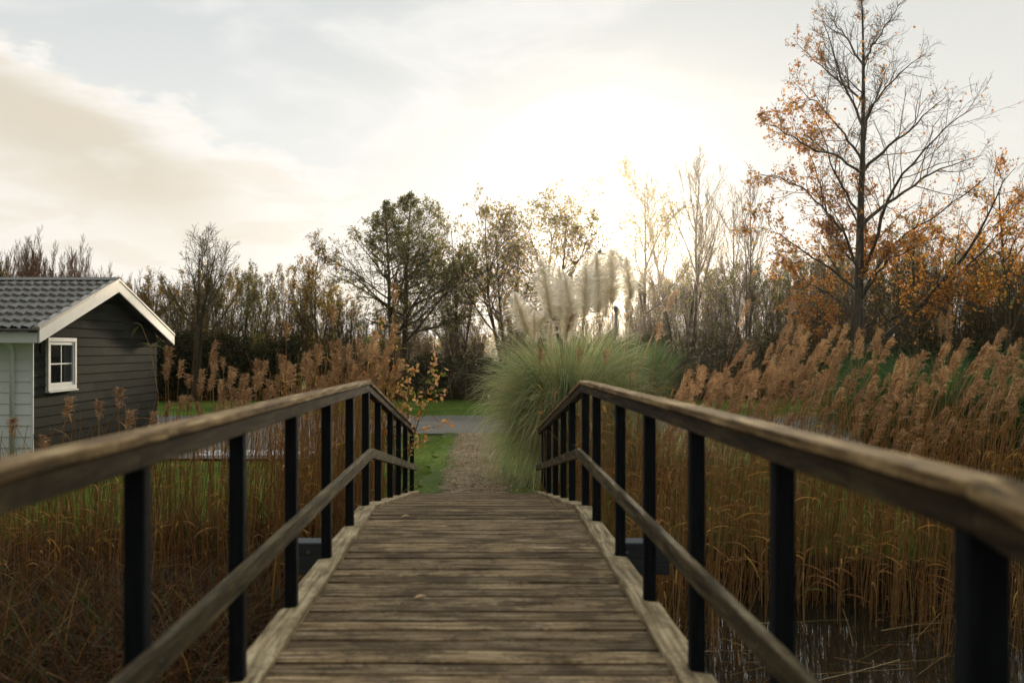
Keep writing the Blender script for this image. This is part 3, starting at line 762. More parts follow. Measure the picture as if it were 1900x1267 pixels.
# --- right: dark trees and the oak
for (a, D, top, seed, lab) in ((1690, 40, 430, 51, 'dark slender-trunked tree behind the low right limb of the oak'), (1872, 38, 350, 52, 'dark-trunked tree with orange leaves at the right edge')):
    t = make_tree('maple_tree', seed, hgt(top, D), 1.0, 1 if seed == 52 else 2, .06, .3, 15, .9, .42, 9, 5, 6 if seed == 52 else 2.6, .12, 'leaf_oak' if seed == 52 else 'leaf_brown', .05, trunk_r=.16)
    place(t, at(a, D), D, seed); tag(t, lab, 'tree')

OD = 26.0; ob = px(1583, 792, OD); ob[2] = 0
oak = empty('oak_tree', ob); tag(oak, 'tall half-bare oak with orange leaves behind the right reeds', 'tree')
rng = np.random.default_rng(8)
trunk = [(1583,800),(1586,700),(1590,640),(1593,560),(1595,480),(1597,379),(1601,294),(1602,199),(1602,118),(1601,47),(1598,-25)]
limbs = [
 [(1600,322),(1576,304),(1548,288),(1510,279),(1477,256),(1443,237),(1415,228)],
 [(1592,500),(1576,455),(1562,426),(1538,400),(1524,360),(1515,322),(1498,272)],
 [(1562,430),(1529,388),(1491,350),(1453,331),(1406,322)],
 [(1590,540),(1552,508),(1510,478),(1472,454),(1439,431),(1401,420)],
 [(1588,590),(1557,560),(1510,530),(1470,520),(1440,500)],
 [(1602,237),(1581,189),(1562,151),(1552,109),(1538,71),(1524,28)],
 [(1602,124),(1581,85),(1557,55),(1530,18)],
 [(1602,190),(1570,160),(1530,130),(1500,100),(1475,75)],
 [(1600,300),(1560,240),(1530,205),(1500,180),(1470,150)],
 [(1602,318),(1623,296),(1652,270),(1694,237),(1728,204),(1761,172)],
 [(1602,237),(1619,192),(1652,156),(1685,123),(1718,100)],
 [(1602,114),(1623,80),(1647,43),(1671,5)],
 [(1598,420),(1642,382),(1685,350),(1728,322),(1775,303),(1825,288)],
 [(1596,520),(1625,450),(1642,379),(1671,331),(1713,284),(1756,237),(1808,200)],
 [(1596,560),(1640,470),(1699,422),(1747,393),(1785,365),(1830,330)],
 [(1588,660),(1640,628),(1683,592),(1725,548),(1762,505),(1800,460),(1835,400),(1850,350),(1885,310)],
 [(1683,592),(1740,540),(1800,490),(1850,440),(1905,395)],
 [(1590,620),(1640,600),(1700,570),(1760,548),(1830,545)],
 [(1594,560),(1620,520),(1650,480),(1690,465),(1740,440)],
 [(1597,400),(1570,360),(1545,310),(1530,260),(1510,215)],
 [(1586,640),(1550,610),(1510,600),(1470,560)],
]
def resample(p, n):
    p = np.asarray(p, float); d = np.r_[0, np.cumsum(np.linalg.norm(np.diff(p, axis=0), axis=1))]
    s = np.linspace(0, d[-1], n); return np.stack([np.interp(s, d, p[:, k]) for k in range(p.shape[1])], -1)
def limb3(pts, depth, n):
    q = resample(pts, n); out_ = []
    for k, (a, b_) in enumerate(q):
        dy = depth * (k / (n - 1)) ** .9; P_ = px(a, b_, OD + dy); out_.append(P_ - ob)
    return np.array(out_)
Ptr = limb3(trunk, 0, 18)[None]; Rtr = np.interp(np.linspace(0, 1, 18), [0, .1, .3, .6, 1], [.21, .16, .125, .07, .012])[None]
tm = MB(); tm.tubes(Ptr, Rtr, 10, .5)
PL = []; RL = []
for k, L_ in enumerate(limbs):
    dep = rng.uniform(-1.9, 1.9) if k not in (15, 16) else -.8
    if k == 2: dep = .3
    P_ = limb3(L_, dep, 14); P_[1:-1] += rng.normal(0, .02, (12, 3)); le = lens(P_[None])[0]
    r0 = (.010 + .009 * le) * (1.5 if k in (15,) else 1.0); PL.append(P_); RL.append(np.linspace(r0, .006, 14))
PL = np.array(PL); RL = np.array(RL)
tm.tubes(PL, RL, 6, rng.uniform(0, 1, len(PL)))
# filler limbs from the trunk in depth
S, Dd, pr, t_, ix = spawn(rng, Ptr, Rtr, 10, .3, .9, .85)
Dd[:, 0] *= .6; L1 = 3.0 * (1.1 - t_ * .8) * rng.uniform(.6, 1.1, 10); PF = grow(rng, S, Dd, L1, 14, .06, .05); RF = taper(np.minimum(pr * .5, .035), 14, .25)
tm.tubes(PF, RF, 5, rng.uniform(0, 1, 10)); tm.build('trunk', M['bark_oak'], oak, smooth=True)
PA = np.concatenate([PL, PF]); RA = np.concatenate([RL, RF]); LA = lens(PA)
cm = MB()
S, Dd, pr, t_, ix = spawn(rng, PA, RA, 16, .12, 1.0, .72)
L2 = np.clip(LA[ix] * .36 * (1.15 - .7 * t_) * rng.uniform(.6, 1.2, len(t_)), .25, 1.5)
P2 = grow(rng, S, Dd, L2, 7, .13, .07); R2 = taper(np.minimum(pr * .6, .004 + .009 * L2), 7, .5); cm.tubes(P2, np.maximum(R2, .0042), 3, .4)
S, Dd, pr, t_, ix = spawn(rng, P2, R2, 6, .15, 1.0, .75)
L3 = np.clip(L2[ix] * .5 * rng.uniform(.5, 1.2, len(t_)), .12, .7)
P3 = grow(rng, S, Dd, L3, 5, .15, .05); cm.tubes(P3, np.full(P3.shape[:2], .004), 3, .6)
S, Dd, pr, t_, ix = spawn(rng, P3, np.full(P3.shape[:2], .003), 2, .3, 1.0, .7)
P4 = grow(rng, S, Dd, np.clip(L3[ix] * .5, .06, .25), 3, .15, .05); cm.tubes(P4, np.full(P4.shape[:2], .0032), 3, .8)
cm.build('crown', M['twig'], oak)
pts = np.concatenate([P3[:, 1:].reshape(-1, 3), P4[:, 1:].reshape(-1, 3)])
sel = rng.integers(0, len(pts), 90000); C = pts[sel] + rng.normal(0, .035, (90000, 3)); W = C + ob
qx = CXP + W[:, 0] / W[:, 1] * F; qy = HY + (EYE - W[:, 2]) / W[:, 1] * F
pr_ = np.where(qy > 390, np.where(qx > 1640, .60, .55), np.where(qx < 1590, np.where(qy > 180, .42 * np.clip((1600 - qx) / 110, .1, 1), .14 * (qx < 1530)), np.where(qy > 330, .22, .02)))
pr_ = np.where((qy > 560), .55, pr_)
fld = np.sin(W[:, 0] * 3.1) * np.sin(W[:, 2] * 2.7 + 1) + .7 * np.sin(W[:, 1] * 2.9 + W[:, 0] * 2)
keep = rng.uniform(0, 1, len(C)) < pr_ * np.clip(.6 + .5 * fld, .05, 1)
C = C[keep]; qxk, qyk = qx[keep], qy[keep]
tn = np.clip(rng.normal(.45, .24, len(C)) + np.where(rng.uniform(0, 1, len(C)) < .12, .45, 0), 0, 1)
lm = MB(); lm.leaves(C, (.082 * rng.uniform(.6, 1.35, len(C))), rng, tn, up=-.5, lobed=True); lm.build('foliage', M['leaf_oak'], oak)

# ------------------------------------------------------------------ pampas grass
def pampas(name, x, y, Hh, spread, N, matn, label, seed, droop=1.0, w=.006, zlen=1.0, up0=.35, xs=1.0, Lm=1.35, root_in=None):
    rng = np.random.default_rng(seed); z0 = float(gz(x, y)); root = root_in or tag(empty(name, (x, y, z0)), label, 'pampas grass')
    a = rng.uniform(0, 2 * np.pi, N); r0 = .38 * np.sqrt(rng.uniform(0, 1, N)) * spread
    n = 10; L = Hh * rng.uniform(.75, Lm, N) * zlen
    out_ = np.stack([np.cos(a), np.sin(a), np.zeros(N)], -1)
    S = out_ * r0[:, None]; th = rng.uniform(.08, up0 + .25, N) * (.5 + r0 / (.38 * spread)) * droop  # start tilt
    kap = rng.uniform(1.2, 2.6, N) * droop     # total bend
    P = np.empty((N, n, 3)); P[:, 0] = S; ang = th.copy(); sidej = rng.normal(0, .12, N)
    tang = np.stack([-np.sin(a), np.cos(a), np.zeros(N)], -1)
    for i in range(1, n):
        ang = th + kap * (i / (n - 1)) ** 1.7
        d = out_ * np.sin(ang)[:, None] + np.array([0, 0, 1.]) * np.cos(ang)[:, None] + tang * (sidej * i / n)[:, None]
        P[:, i] = P[:, i-1] + d * (L / (n - 1))[:, None]
    P[:, :, :2] *= xs; P[:, :, 2] = np.maximum(P[:, :, 2], .01)
    wd = w * .5 * rng.uniform(.6, 1.3, N)[:, None] * np.array([1, 1, 1, 1, .95, .85, .7, .5, .3, .08])[None]
    mm = MB(); mm.ribbons(P, wd, tang + rng.normal(0, .5, (N, 3)), np.clip(rng.normal(.5, .25, N) + .22 * np.sin(a * 9 + 3 * th) , 0, 1)); mm.build('leaf_tuft', M[matn], root)
    return root
def plume_mesh(seed, L=.95, Wd=.24, N=2600, bend=.0, matn='pampas_plume'):
    rng = np.random.default_rng(seed); t = rng.uniform(0, 1, N) ** 1.1
    def axis(t): return np.stack([bend * t ** 2 * L, 0 * t, L * t * (1 - .25 * abs(bend) * t)], -1)
    a = rng.uniform(0, 2 * np.pi, N); prof = np.clip(np.sin(np.pi * np.clip(t * .93 + .07, 0, 1)) ** .6 * (1.15 - .65 * t), .06, 1) * (1 + .38 * np.sin(t * 17 + np.round(a * 1.3) * 2.1 + seed)) ; out_ = np.stack([np.cos(a), np.sin(a), 0 * a], -1)
    n = 5; P = np.empty((N, n, 3)); P[:, 0] = axis(t); ll = Wd * 1.6 * prof * rng.uniform(.35, 1.3, N)
    up = norm(axis(np.minimum(t + .05, 1.05)) - axis(t))
    for i in range(1, n):
        th = .35 + 1.25 * (i / (n - 1)) ** 1.2
        d = up * math.cos(th) + out_ * math.sin(th) + np.array([0, 0, -.12 * i / n])
        P[:, i] = P[:, i-1] + d * (ll / (n - 1))[:, None]
    mm = MB(); mm.ribbons(P, np.full((N, n), .0022) * np.array([1, 1.4, 1.6, 1.2, .3])[None], rng.normal(size=(N, 3)), np.clip(rng.normal(.5, .3, N), 0, 1))
    tt = np.linspace(-.02, 1, 10); mm.tubes(axis(tt)[None], np.linspace(.006, .002, 10)[None], 5, .1)
    o = mm.build('plume', M[matn]); me = o.data; bpy.data.objects.remove(o); return me
PM = [plume_mesh(61, .92, .20, 2300), plume_mesh(62, .86, .15, 1600, .14), plume_mesh(63, .98, .175, 1900, -.12), plume_mesh(64, .95, .22, 2300, .8)]
PM2 = [plume_mesh(65, .7, .07, 900, .1, 'reed_plume')]
def stalk_plume(root, bxy, tip0, mesh, s, rz, tilt=(0, 0)):
    """stalk from the tuft base up to tip0 (local), plume on top"""
    n = 9; t = np.linspace(0, 1, n)[:, None]; A = np.array([bxy[0], bxy[1], 0.0]); B_ = np.asarray(tip0, float)
    mid = np.array([A[0] * .7 + B_[0] * .3, A[1] * .7 + B_[1] * .3, B_[2] * .6]); P = (1-t)**2 * A + 2*t*(1-t) * mid + t*t * B_
    o = bpy.data.objects.new('plume', mesh); COL.objects.link(o); o.parent = root; o.location = tuple(B_); o.scale = (s, s, s); o.rotation_euler = (tilt[0], tilt[1], rz)
    mm = MB(); mm.tubes(P[None], np.linspace(.008, .005, n)[None], 5, .6)
    mm.build('stalk', M['reed_stem'], root)
# main arching clump
D1 = 15.6; b1 = np.array([at(1052, D1), D1]); pg1 = pampas('pampas_grass', b1[0], b1[1], 1.92, .85, 9500, 'pampas_leaf', 'large arching grey-green pampas clump with cream plumes beside the path', 71, .74, .014, xs=.60, Lm=1.75)
pampas('', b1[0], b1[1], 2.3, 1.3, 3600, 'pampas_leaf', '', 79, 1.12, .013, xs=.46, Lm=1.75, root_in=pg1)
def addpl(root, b, D, lst):
    for k, (tx, ty, bx, by, mi, s, rz) in enumerate(lst):   # plume base pixel (bx,by)
        q = px(bx, by, D + .25 * math.sin(k * 2.4)); loc = (q[0] - b[0], q[1] - b[1], q[2])
        mesh = PM[mi] if mi < 4 else PM2[0]; tilt_y = math.atan2(tx - bx, by - ty) * (1 if mi != 3 else .35)
        stalk_plume(root, (loc[0] * .25, loc[1] * .3), loc, mesh, s, rz, (0, tilt_y))
addpl(pg1, b1, D1, [(952,535,980,620,0,.8,0), (1015,560,998,612,3,.75,0), (1000,494,1022,592,2,1.05,1), (1030,486,1040,592,1,1.05,2), (1056,500,1062,610,2,1.0,.4), (1046,560,1050,634,0,.66,3), (1078,482,1084,590,0,.98,4), (1012,580,1022,650,1,.6,1), (975,545,990,640,1,.7,2)])
D2 = 16.8; b2 = np.array([at(1150, D2), D2]); pg2 = pampas('pampas_grass', b2[0], b2[1], 2.0, .95, 6000, 'pampas_green', 'upright bright green pampas clump behind the arching one, plumes against the sun', 72, .42, .013, up0=.15, xs=.78)
addpl(pg2, b2, D2, [(1107,470,1110,582,0,1.15,0), (1138,460,1136,565,0,1.1,2), (1160,470,1170,556,2,.8,1), (1122,505,1124,590,1,.75,1), (1174,500,1162,580,1,.6,.3)])
D3 = 17.4; b3 = np.array([at(1752, D3), D3]); pg3 = pampas('pampas_grass', b3[0], b3[1], 2.3, 1.6, 9000, 'pampas_dark', 'dark green pampas mound behind the right reeds with one tan plume', 73, .8, .010)
addpl(pg3, b3, D3, [(1756,575,1760,640,4,1.0,0), (1741,585,1746,625,4,.7,1)])
D4 = 19.0; pampas('pampas_grass', at(1672, D4), D4, 1.9, 1.3, 5000, 'pampas_green', 'lighter green tussock between the oak trunk and the dark pampas mound', 74, .8, .008)
D5 = 15.5; pampas('pampas_grass', at(1262, D5), D5, 1.25, .8, 1800, 'pampas_leaf', 'small thin pale green tussock at the left end of the right reeds', 75, .9, .006)
pampas('pampas_grass', at(1880, 18), 18, 1.7, 1.2, 3200, 'pampas_dark', 'dark green tussock at the right edge behind the reeds', 76, .9, .009)

# ------------------------------------------------------------------ reeds
RDATA = []
def reed_proto(seed, lean, plume=True, L=2.6, dark=0.0):
    rng = np.random.default_rng(seed); root = empty('reed')
    n = 12; t = np.linspace(0, 1, n); hd = rng.uniform(-.3, .3)
    bx = lean * L * t ** 2.2 + .03 * np.sin(t * 5 + seed); by = .04 * np.sin(t * 4 + 2 * seed)
    P = np.stack([bx, by, L * t], -1)[None]
    mm = MB(); mm.tubes(P, np.linspace(.0055, .0026, n)[None], 5, .25 + .5 * rng.uniform()); mm.build('stem', M['reed_stem'], root, smooth=True)
    # leaves
    k = 5; tl = rng.uniform(.3, .88, k); S = np.stack([np.interp(tl, t, P[0, :, c]) for c in range(3)], -1)
    a = rng.uniform(0, 6.28, k); d = np.stack([np.cos(a), np.sin(a), np.full(k, 1.3)], -1); ll = rng.uniform(.2, .42, k)
    Q = np.empty((k, 6, 3)); Q[:, 0] = S; dd = norm(d)
    for i in range(1, 6):
        dd = norm(dd + np.array([0, 0, -.30])); Q[:, i] = Q[:, i-1] + dd * (ll / 5)[:, None]
    lm = MB(); lm.ribbons(Q, np.array([[.004, .0075, .008, .006, .004, .0008]]) * np.ones((k, 1)), rng.normal(size=(k, 3)) * .3 + np.stack([-np.sin(a), np.cos(a), 0*a], -1), rng.uniform(0, 1, k) ** 1.3)
    lm.build('foliage', M['reed_leaf'], root)
    if plume:
        N = 62; LP_ = rng.uniform(.24, .37); tp = rng.uniform(0, 1, N); T = norm(P[0, -1] - P[0, -2])
        ax = lambda u: P[0, -1] + (T * (u * LP_)[:, None] + np.array([.06 * (lean + .1), 0, -.02]) * (u ** 2)[:, None])
        a = rng.uniform(0, 6.28, N); sd = np.stack([np.cos(a), np.sin(a) * .8, 0 * a], -1); prof = np.sin(np.pi * np.clip(tp * .8 + .15, 0, 1)) ** .8
        ll = .078 * prof * rng.choice([.6, 1, 1, 1.5], N) * rng.uniform(.6, 1.2, N) + .02; n2 = 6; Q = np.empty((N, n2, 3)); Q[:, 0] = ax(tp - .12)
        dd = norm(T * 1.5 + sd * .34 + np.array([.10 + lean, 0, 0]))
        for i in range(1, n2):
            dd = norm(dd + sd * .10 + np.array([.06, 0, -.16])); Q[:, i] = Q[:, i-1] + dd * (ll / (n2-1))[:, None]
        pm = MB(); tn = np.clip(rng.normal(.45, .25, N), 0, 1)
        pm.ribbons(Q, np.array([[.001, .0016, .002, .002, .0015, .0005]]) * np.ones((N, 1)), rng.normal(size=(N, 3)), tn)
        # spikelets
        m = 13; idx = np.repeat(np.arange(N), m); f = rng.uniform(.8, n2 - 1.02, N * m); i0 = f.astype(int); u = (f - i0)[:, None]
        Cc = Q[idx, i0] * (1 - u) + Q[idx, i0 + 1] * u; dr = norm(Q[idx, i0 + 1] - Q[idx, i0] + rng.normal(0, .018, (N * m, 3)) + np.array([0, 0, -.004]))
        pm.leaves(Cc, rng.uniform(.012, .030, N * m), rng, np.clip(tn[idx] + rng.normal(0, .25, N * m), 0, 1), aspect=.20, Dr=dr)
        pm.tubes(ax(np.linspace(0, .95, 6))[None], np.linspace(.0026, .001, 6)[None], 4, .2)
        pm.build('plume', M['reed_plume'], root)
    RDATA.append((mm, pm if plume else None))
    root['h'] = float(L + (.28 if plume else 0)); return root
RPRO = [reed_proto(200 + k, l) for k, l in enumerate((.02, .05, .09, .14, .20, .26, .32, .0))]
uu = [False] * 8
rngR = np.random.default_rng(31)
def put_reed(pxx, pyt, D, ki, label, group, cat='reed', jit=.25):
    """plume top appears at pixel (pxx,pyt) when D deep"""
    o = RPRO[ki] if not uu[ki] else copy_tree(RPRO[ki]); uu[ki] = True
    lean = (.02, .05, .09, .14, .20, .26, .32, .0)[ki]
    ztop = EYE - (pyt - HY) / F * D; z0 = float(gz(0, D)); s = (ztop - z0 + .0) / 2.88
    x = at(pxx, D) - lean * 2.9 * s
    z0 = float(gz(x, D)); s = (ztop - z0) / 2.88
    o.location = (x, D, z0 - .02); sc = (.75 + .25 * s) * rngR.uniform(.8, 1.12)
    o.scale = (sc, sc, s); o.rotation_euler = (0, 0, rngR.normal(0, jit)); tag(o, label, cat, group)
# right bed outline of plume tops, in photo pixels
topx = [1215, 1250, 1300, 1345, 1380, 1430, 1470, 1500, 1560, 1600, 1660, 1700, 1760, 1820, 1900, 1990]
topy = [715, 690, 650, 625, 590, 600, 565, 575, 590, 575, 640, 625, 600, 590, 590, 585]
lr = 'tan feathery reed leaning right in the dense bed right of the bridge'
for k in range(202):
    x = 1225 + 720 * ((k * .618034) % 1.0) + rngR.normal(0, 5); ty = np.interp(x, topx, topy)
    u = rngR.uniform(0, 1) ** .85; y = ty + 8 + u * (120 + 80 * np.clip((x - 1300) / 500, 0, 1)); D = rngR.uniform(9.0, 12.2)
    put_reed(x, y, D, int(rngR.choice([1, 2, 3, 3, 4, 4, 5])), lr, 'reeds in the right bed')
for (x, y, D, ki, lab) in ((1052, 575, 13.6, 2, 'single reddish reed in front of the pampas plumes'), (1124, 640, 13.2, 1, 'brown reed head low in front of the green pampas'), (1078, 640, 13.4, 0, 'brown reed head just left of the lower green pampas one'),
                           (1232, 530, 12.6, 4, 'tall pale reed leaning right, alone right of the pampas'), (1222, 590, 12.4, 1, 'reddish reed head beside the tall pale reed'), (1385, 552, 11.0, 3, 'tallest brown reed near the left of the right bed'),
                           (1478, 548, 10.6, 2, 'dense tall reed plume standing above the middle of the right bed'), (1006, 640, 13.3, 7, 'small pinkish reed head low in front of the arching pampas')):
    put_reed(x, y, D, ki, lab, None, jit=.1)
lx = [0, 30, 130, 200, 300, 345, 400, 440, 520, 560, 620, 660, 700, 735, 770, 800]
ly = [790, 770, 740, 725, 650, 690, 640, 660, 650, 640, 615, 620, 600, 590, 640, 690]
ll_ = 'tan feathery reed standing in the loose bed left of the bridge'
for k in range(78):
    x = 300 + 470 * ((k * .618034) % 1.0) ** .8 + rngR.normal(0, 6); ty = np.interp(x, lx, ly)
    u = rngR.uniform(0, 1) ** .9; y = ty + u * 110; D = rngR.uniform(9.6, 12.6)
    if x < 700 and x > 600: D = rngR.uniform(10.5, 13)
    if at(x, D) > -1.15: D = 13.0
    if at(x, D) > -1.12: continue
    put_reed(x, y, D, int(rngR.choice([0, 0, 1, 1, 2, 7])), ll_, 'reeds in the left bed', jit=.5)
for (x, y, D, ki, lab) in ((22, 768, 9.2, 0, 'dark brown reed head in front of the white cabin wall'), (36, 845, 9.0, 7, 'short reed head low in front of the white cabin wall'), (128, 728, 9.6, 1, 'brown reed head below the cabin window, bending right'),
                           (185, 735, 9.4, 0, 'reed head in front of the dark cabin wall, left one of the pair'), (222, 712, 9.5, 0, 'taller reed head of the pair before the dark cabin wall'), (245, 752, 9.4, 1, 'stubby reed head right beside the taller cabin pair one'), (85, 800, 9.1, 7, 'shadowed low reed head left of the dark cabin wall'),
                           (288, 755, 9.8, 1, 'short reed head in front of the cabin rear corner'), (313, 635, 10.6, 0, 'rusty reed head right of the cabin eave'), (340, 660, 10.8, 1, 'reed head just below the rusty one by the cabin'), (395, 625, 11.2, 2, 'pale reed head rising alone right of the cabin'),
                           (535, 590, 11.6, 7, 'slim tall reed head above the left bed, left one'), (622, 560, 12.2, 7, 'slim tall reed head above the left bed, middle one'), (735, 520, 13.0, 7, 'tallest reed of the left bed, beside the far end of the rail')):
    put_reed(x, y, D, ki, lab, None, jit=.1)
# green-tipped drooping reed before the cabin gable
g = empty('reed', (at(300, 10.4), 10.4, gz(at(300, 10.4), 10.4))); tag(g, 'thin bare reed with a drooping green tip across the cabin gable', 'reed')
z1 = hgt(603, 10.4) - float(gz(at(300, 10.4), 10.4)); xo = at(262, 10.4) - at(300, 10.4)
q = np.array([[0, 0, 0], [0, 0, z1*.5], [xo*.2, 0, z1*.75], [xo*.6, 0, z1*.93], [xo, 0, z1]]); q = resample(q, 12)
mm = MB(); mm.tubes(q[None], np.linspace(.005, .0025, 12)[None], 5, .7); mm.build('stem', M['reed_stem'], g)
mm = MB(); n = 7; S = q[[11, 11, 10, 10, 9, 11, 10]]; dd = norm(np.array([[-.5,0,.6],[-.8,.2,.1],[.4,.1,.4],[-.3,-.2,.6],[-.6,.2,.2],[-.9,0,-.2],[-.2,.2,.5]])); Q = np.empty((n, 5, 3)); Q[:, 0] = S
for i in range(1, 5):
    dd = norm(dd + np.array([0, 0, -.45])); Q[:, i] = Q[:, i-1] + dd * .045
mm.ribbons(Q, np.array([[.004, .01, .009, .005, .001]]) * np.ones((n, 1)), np.tile([.2, 1., .3], (n, 1)), 1.0); mm.build('foliage', M['reed_leaf'], g)
for k_, o in enumerate(RPRO):
    if not uu[k_]:
        for ch in list(o.children): bpy.data.objects.remove(ch)
        bpy.data.objects.remove(o)

# stems and leaves nobody could count
def stem_mass(name, x0, x1, y0, y1, N, hfun, leanr, label, seed, leafN, tmean=.45):
    rng = np.random.default_rng(seed); x = rng.uniform(x0, x1, N); y = rng.uniform(y0, y1, N); z0 = gz(x, y); keep = np.abs(x - BX) > 1.12
    x, y, z0 = x[keep], y[keep], z0[keep]; N = len(x)
    h = hfun(x, y, rng) * np.where((x > 2.2) & (x < 3.9) & (y < 9.9), .12, 1); n = 8; t = np.linspace(0, 1, n)[None]; le = rng.normal(leanr[0], leanr[1], N) + np.where(rng.uniform(0, 1, N) < .05, rng.normal(0, .5, N), 0)
    P = np.stack([x[:, None] + (le * h)[:, None] * t ** 2.0 + .02 * np.sin(t * 6 + x[:, None] * 9), y[:, None] + rng.normal(0, .06, (N, 1)) * h[:, None] * t, z0[:, None] - .03 + h[:, None] * t * np.cos(le)[:, None]], -1)
    mm = MB(); mm.tubes(P, np.linspace(1, .45, n)[None] * rng.uniform(.0032, .0058, N)[:, None], 3, np.clip(rng.normal(tmean, .25, N), 0, 1))
    k = leafN; ix = rng.integers(0, N, k); f = rng.uniform(1, n - 1.01, k); i0 = f.astype(int); u = (f - i0)[:, None]; S = P[ix, i0] * (1-u) + P[ix, i0+1] * u
    a = rng.uniform(0, 6.28, k); dd = norm(np.stack([np.cos(a) + .3, np.sin(a), rng.uniform(-.2, 1.8, k)], -1)); L = rng.uniform(.12, .36, k); Q = np.empty((k, 5, 3)); Q[:, 0] = S
    for i in range(1, 5):
        dd = norm(dd + np.array([0, 0, -.35])); Q[:, i] = Q[:, i-1] + dd * (L / 4)[:, None]
    mm.ribbons(Q, np.array([[.003, .006, .0055, .0035, .0006]]) * np.ones((k, 1)), np.stack([-np.sin(a), np.cos(a), 0*a], -1) + rng.normal(0, .3, (k, 3)), np.clip(rng.normal(.35, .25, k), 0, 1), mat=1)
    return tag(mm.build(name, [M['reed_stem'], M['reed_leaf']]), label, 'reeds', kind='stuff')
stem_mass('reed_bed', .95, 9.5, 8.0, 11.7, 3300, lambda x, y, r: r.uniform(.8, 2.1, len(x)), (.07, .06), 'dense thin reed stems standing in the water right of the bridge', 301, 2600)
stem_mass('reed_bed', -8.5, -1.1, 8.8, 12.0, 1500, lambda x, y, r: np.interp(-x, [1, 3, 5, 8], [2.0, 1.7, 1.35, 1.1]) * r.uniform(.6, 1.1, len(x)), (.02, .09), 'loose brown reed stems left of the bridge', 302, 1500, .25)  # low tint: stems darkened to stand for shade in the left bed
stem_mass('reed_bed', -2.6, -1.1, 10.5, 14.0, 330, lambda x, y, r: r.uniform(1.3, 2.2, len(x)), (.03, .08), 'reed stems with orange leaves outside the far left rail', 303, 900, .6)
stem_mass('reed_bed', 1.1, 2.6, 11.5, 14.5, 260, lambda x, y, r: r.uniform(.9, 1.7, len(x)), (.06, .08), 'reed stems between the far right rail and the pampas', 304, 300)

def reed_crowd(name, spots, label, seed):
    rng = np.random.default_rng(seed); out_ = MB()
    for (pxx, pyt, D, ki) in spots:
        lean = (.02, .05, .09, .14, .20, .26, .32, .0)[ki]; ztop = EYE - (pyt - HY) / F * D; z0 = float(gz(at(pxx, D), D)); s = (ztop - z0) / 2.88
        x = at(pxx, D) - lean * 2.9 * s; sc = (.75 + .25 * s) * rng.uniform(.75, 1.1); a = rng.normal(0, .5); ca, sa = math.cos(a), math.sin(a)
        if abs(x - BX) < 1.15 or s < .3: continue
        for k, b_ in enumerate(RDATA[ki]):
            V = np.concatenate(b_.v) * np.array([sc, sc, s]); V = np.stack([V[:, 0]*ca - V[:, 1]*sa + x, V[:, 0]*sa + V[:, 1]*ca + D, V[:, 2] + z0 - .02], -1)
            n0 = out_.n; out_.v.append(V); out_.t.append(np.clip(np.concatenate(b_.t) + rng.normal(0, .12), 0, 1)); out_.n += len(V)
            for f, m_ in zip(b_.f, b_.m): out_.f.append(f + n0); out_.m.append(np.full(len(f), k))
    return tag(out_.build(name, [M['reed_stem'], M['reed_plume']]), label, 'reeds', kind='stuff')
rc = np.random.default_rng(444); sp_ = []
for k in range(130):
    x = 1215 + 760 * rc.uniform(); ty = np.interp(x, topx, topy); sp_.append((x, ty + 12 + rc.uniform() ** .9 * 190, rc.uniform(10.6, 12.6), int(rc.choice([1, 2, 3, 3, 4, 5]))))
reed_crowd('reed_bed', sp_, 'further small reed heads packed behind the front ones on the right', 445)
sp_ = [(x_, np.interp(x_, lx, ly) + rc.uniform() * 120, rc.uniform(10.6, 13.2), int(rc.choice([0, 0, 1, 2, 7]))) for x_ in np.concatenate([rc.uniform(330, 760, 50), rc.uniform(560, 770, 60)])]
reed_crowd('reed_bed', sp_, 'further reed heads crowding the bed along the far left rail', 446)
def blades(name, X_, Y_, h, w, bend, matn, label, seed, tm=.45, ts=.25, n=5, cat='grass', spread=.35):
    rng = np.random.default_rng(seed); N = len(X_); z0 = gz(X_, Y_); a = rng.uniform(0, 6.28, N)
    dd = norm(np.stack([np.cos(a) * spread, np.sin(a) * spread, np.ones(N)], -1)); Q = np.empty((N, n, 3)); Q[:, 0] = np.stack([X_, Y_, z0 - .01], -1)
    b_ = rng.uniform(.2, 1, N) * bend; out_ = np.stack([np.cos(a), np.sin(a), 0*a], -1)
    for i in range(1, n):
        dd = norm(dd + out_ * (b_ * .3)[:, None] + np.array([0, 0, -.12])[None] * (b_ * i)[:, None]); Q[:, i] = Q[:, i-1] + dd * (h / (n-1))[:, None]
    prof = np.array([.7, 1, .9, .6, .08]) if n == 5 else np.linspace(1, .1, n)
    mm = MB(); mm.ribbons(Q, w * prof[None] * rng.uniform(.6, 1.3, N)[:, None], np.stack([-np.sin(a), np.cos(a), 0*a], -1) + rng.normal(0, .2, (N, 3)), np.clip(rng.normal(tm, ts, N), 0, 1))
    return tag(mm.build(name, M[matn]), label, cat, kind='stuff')
rg = np.random.default_rng(90)
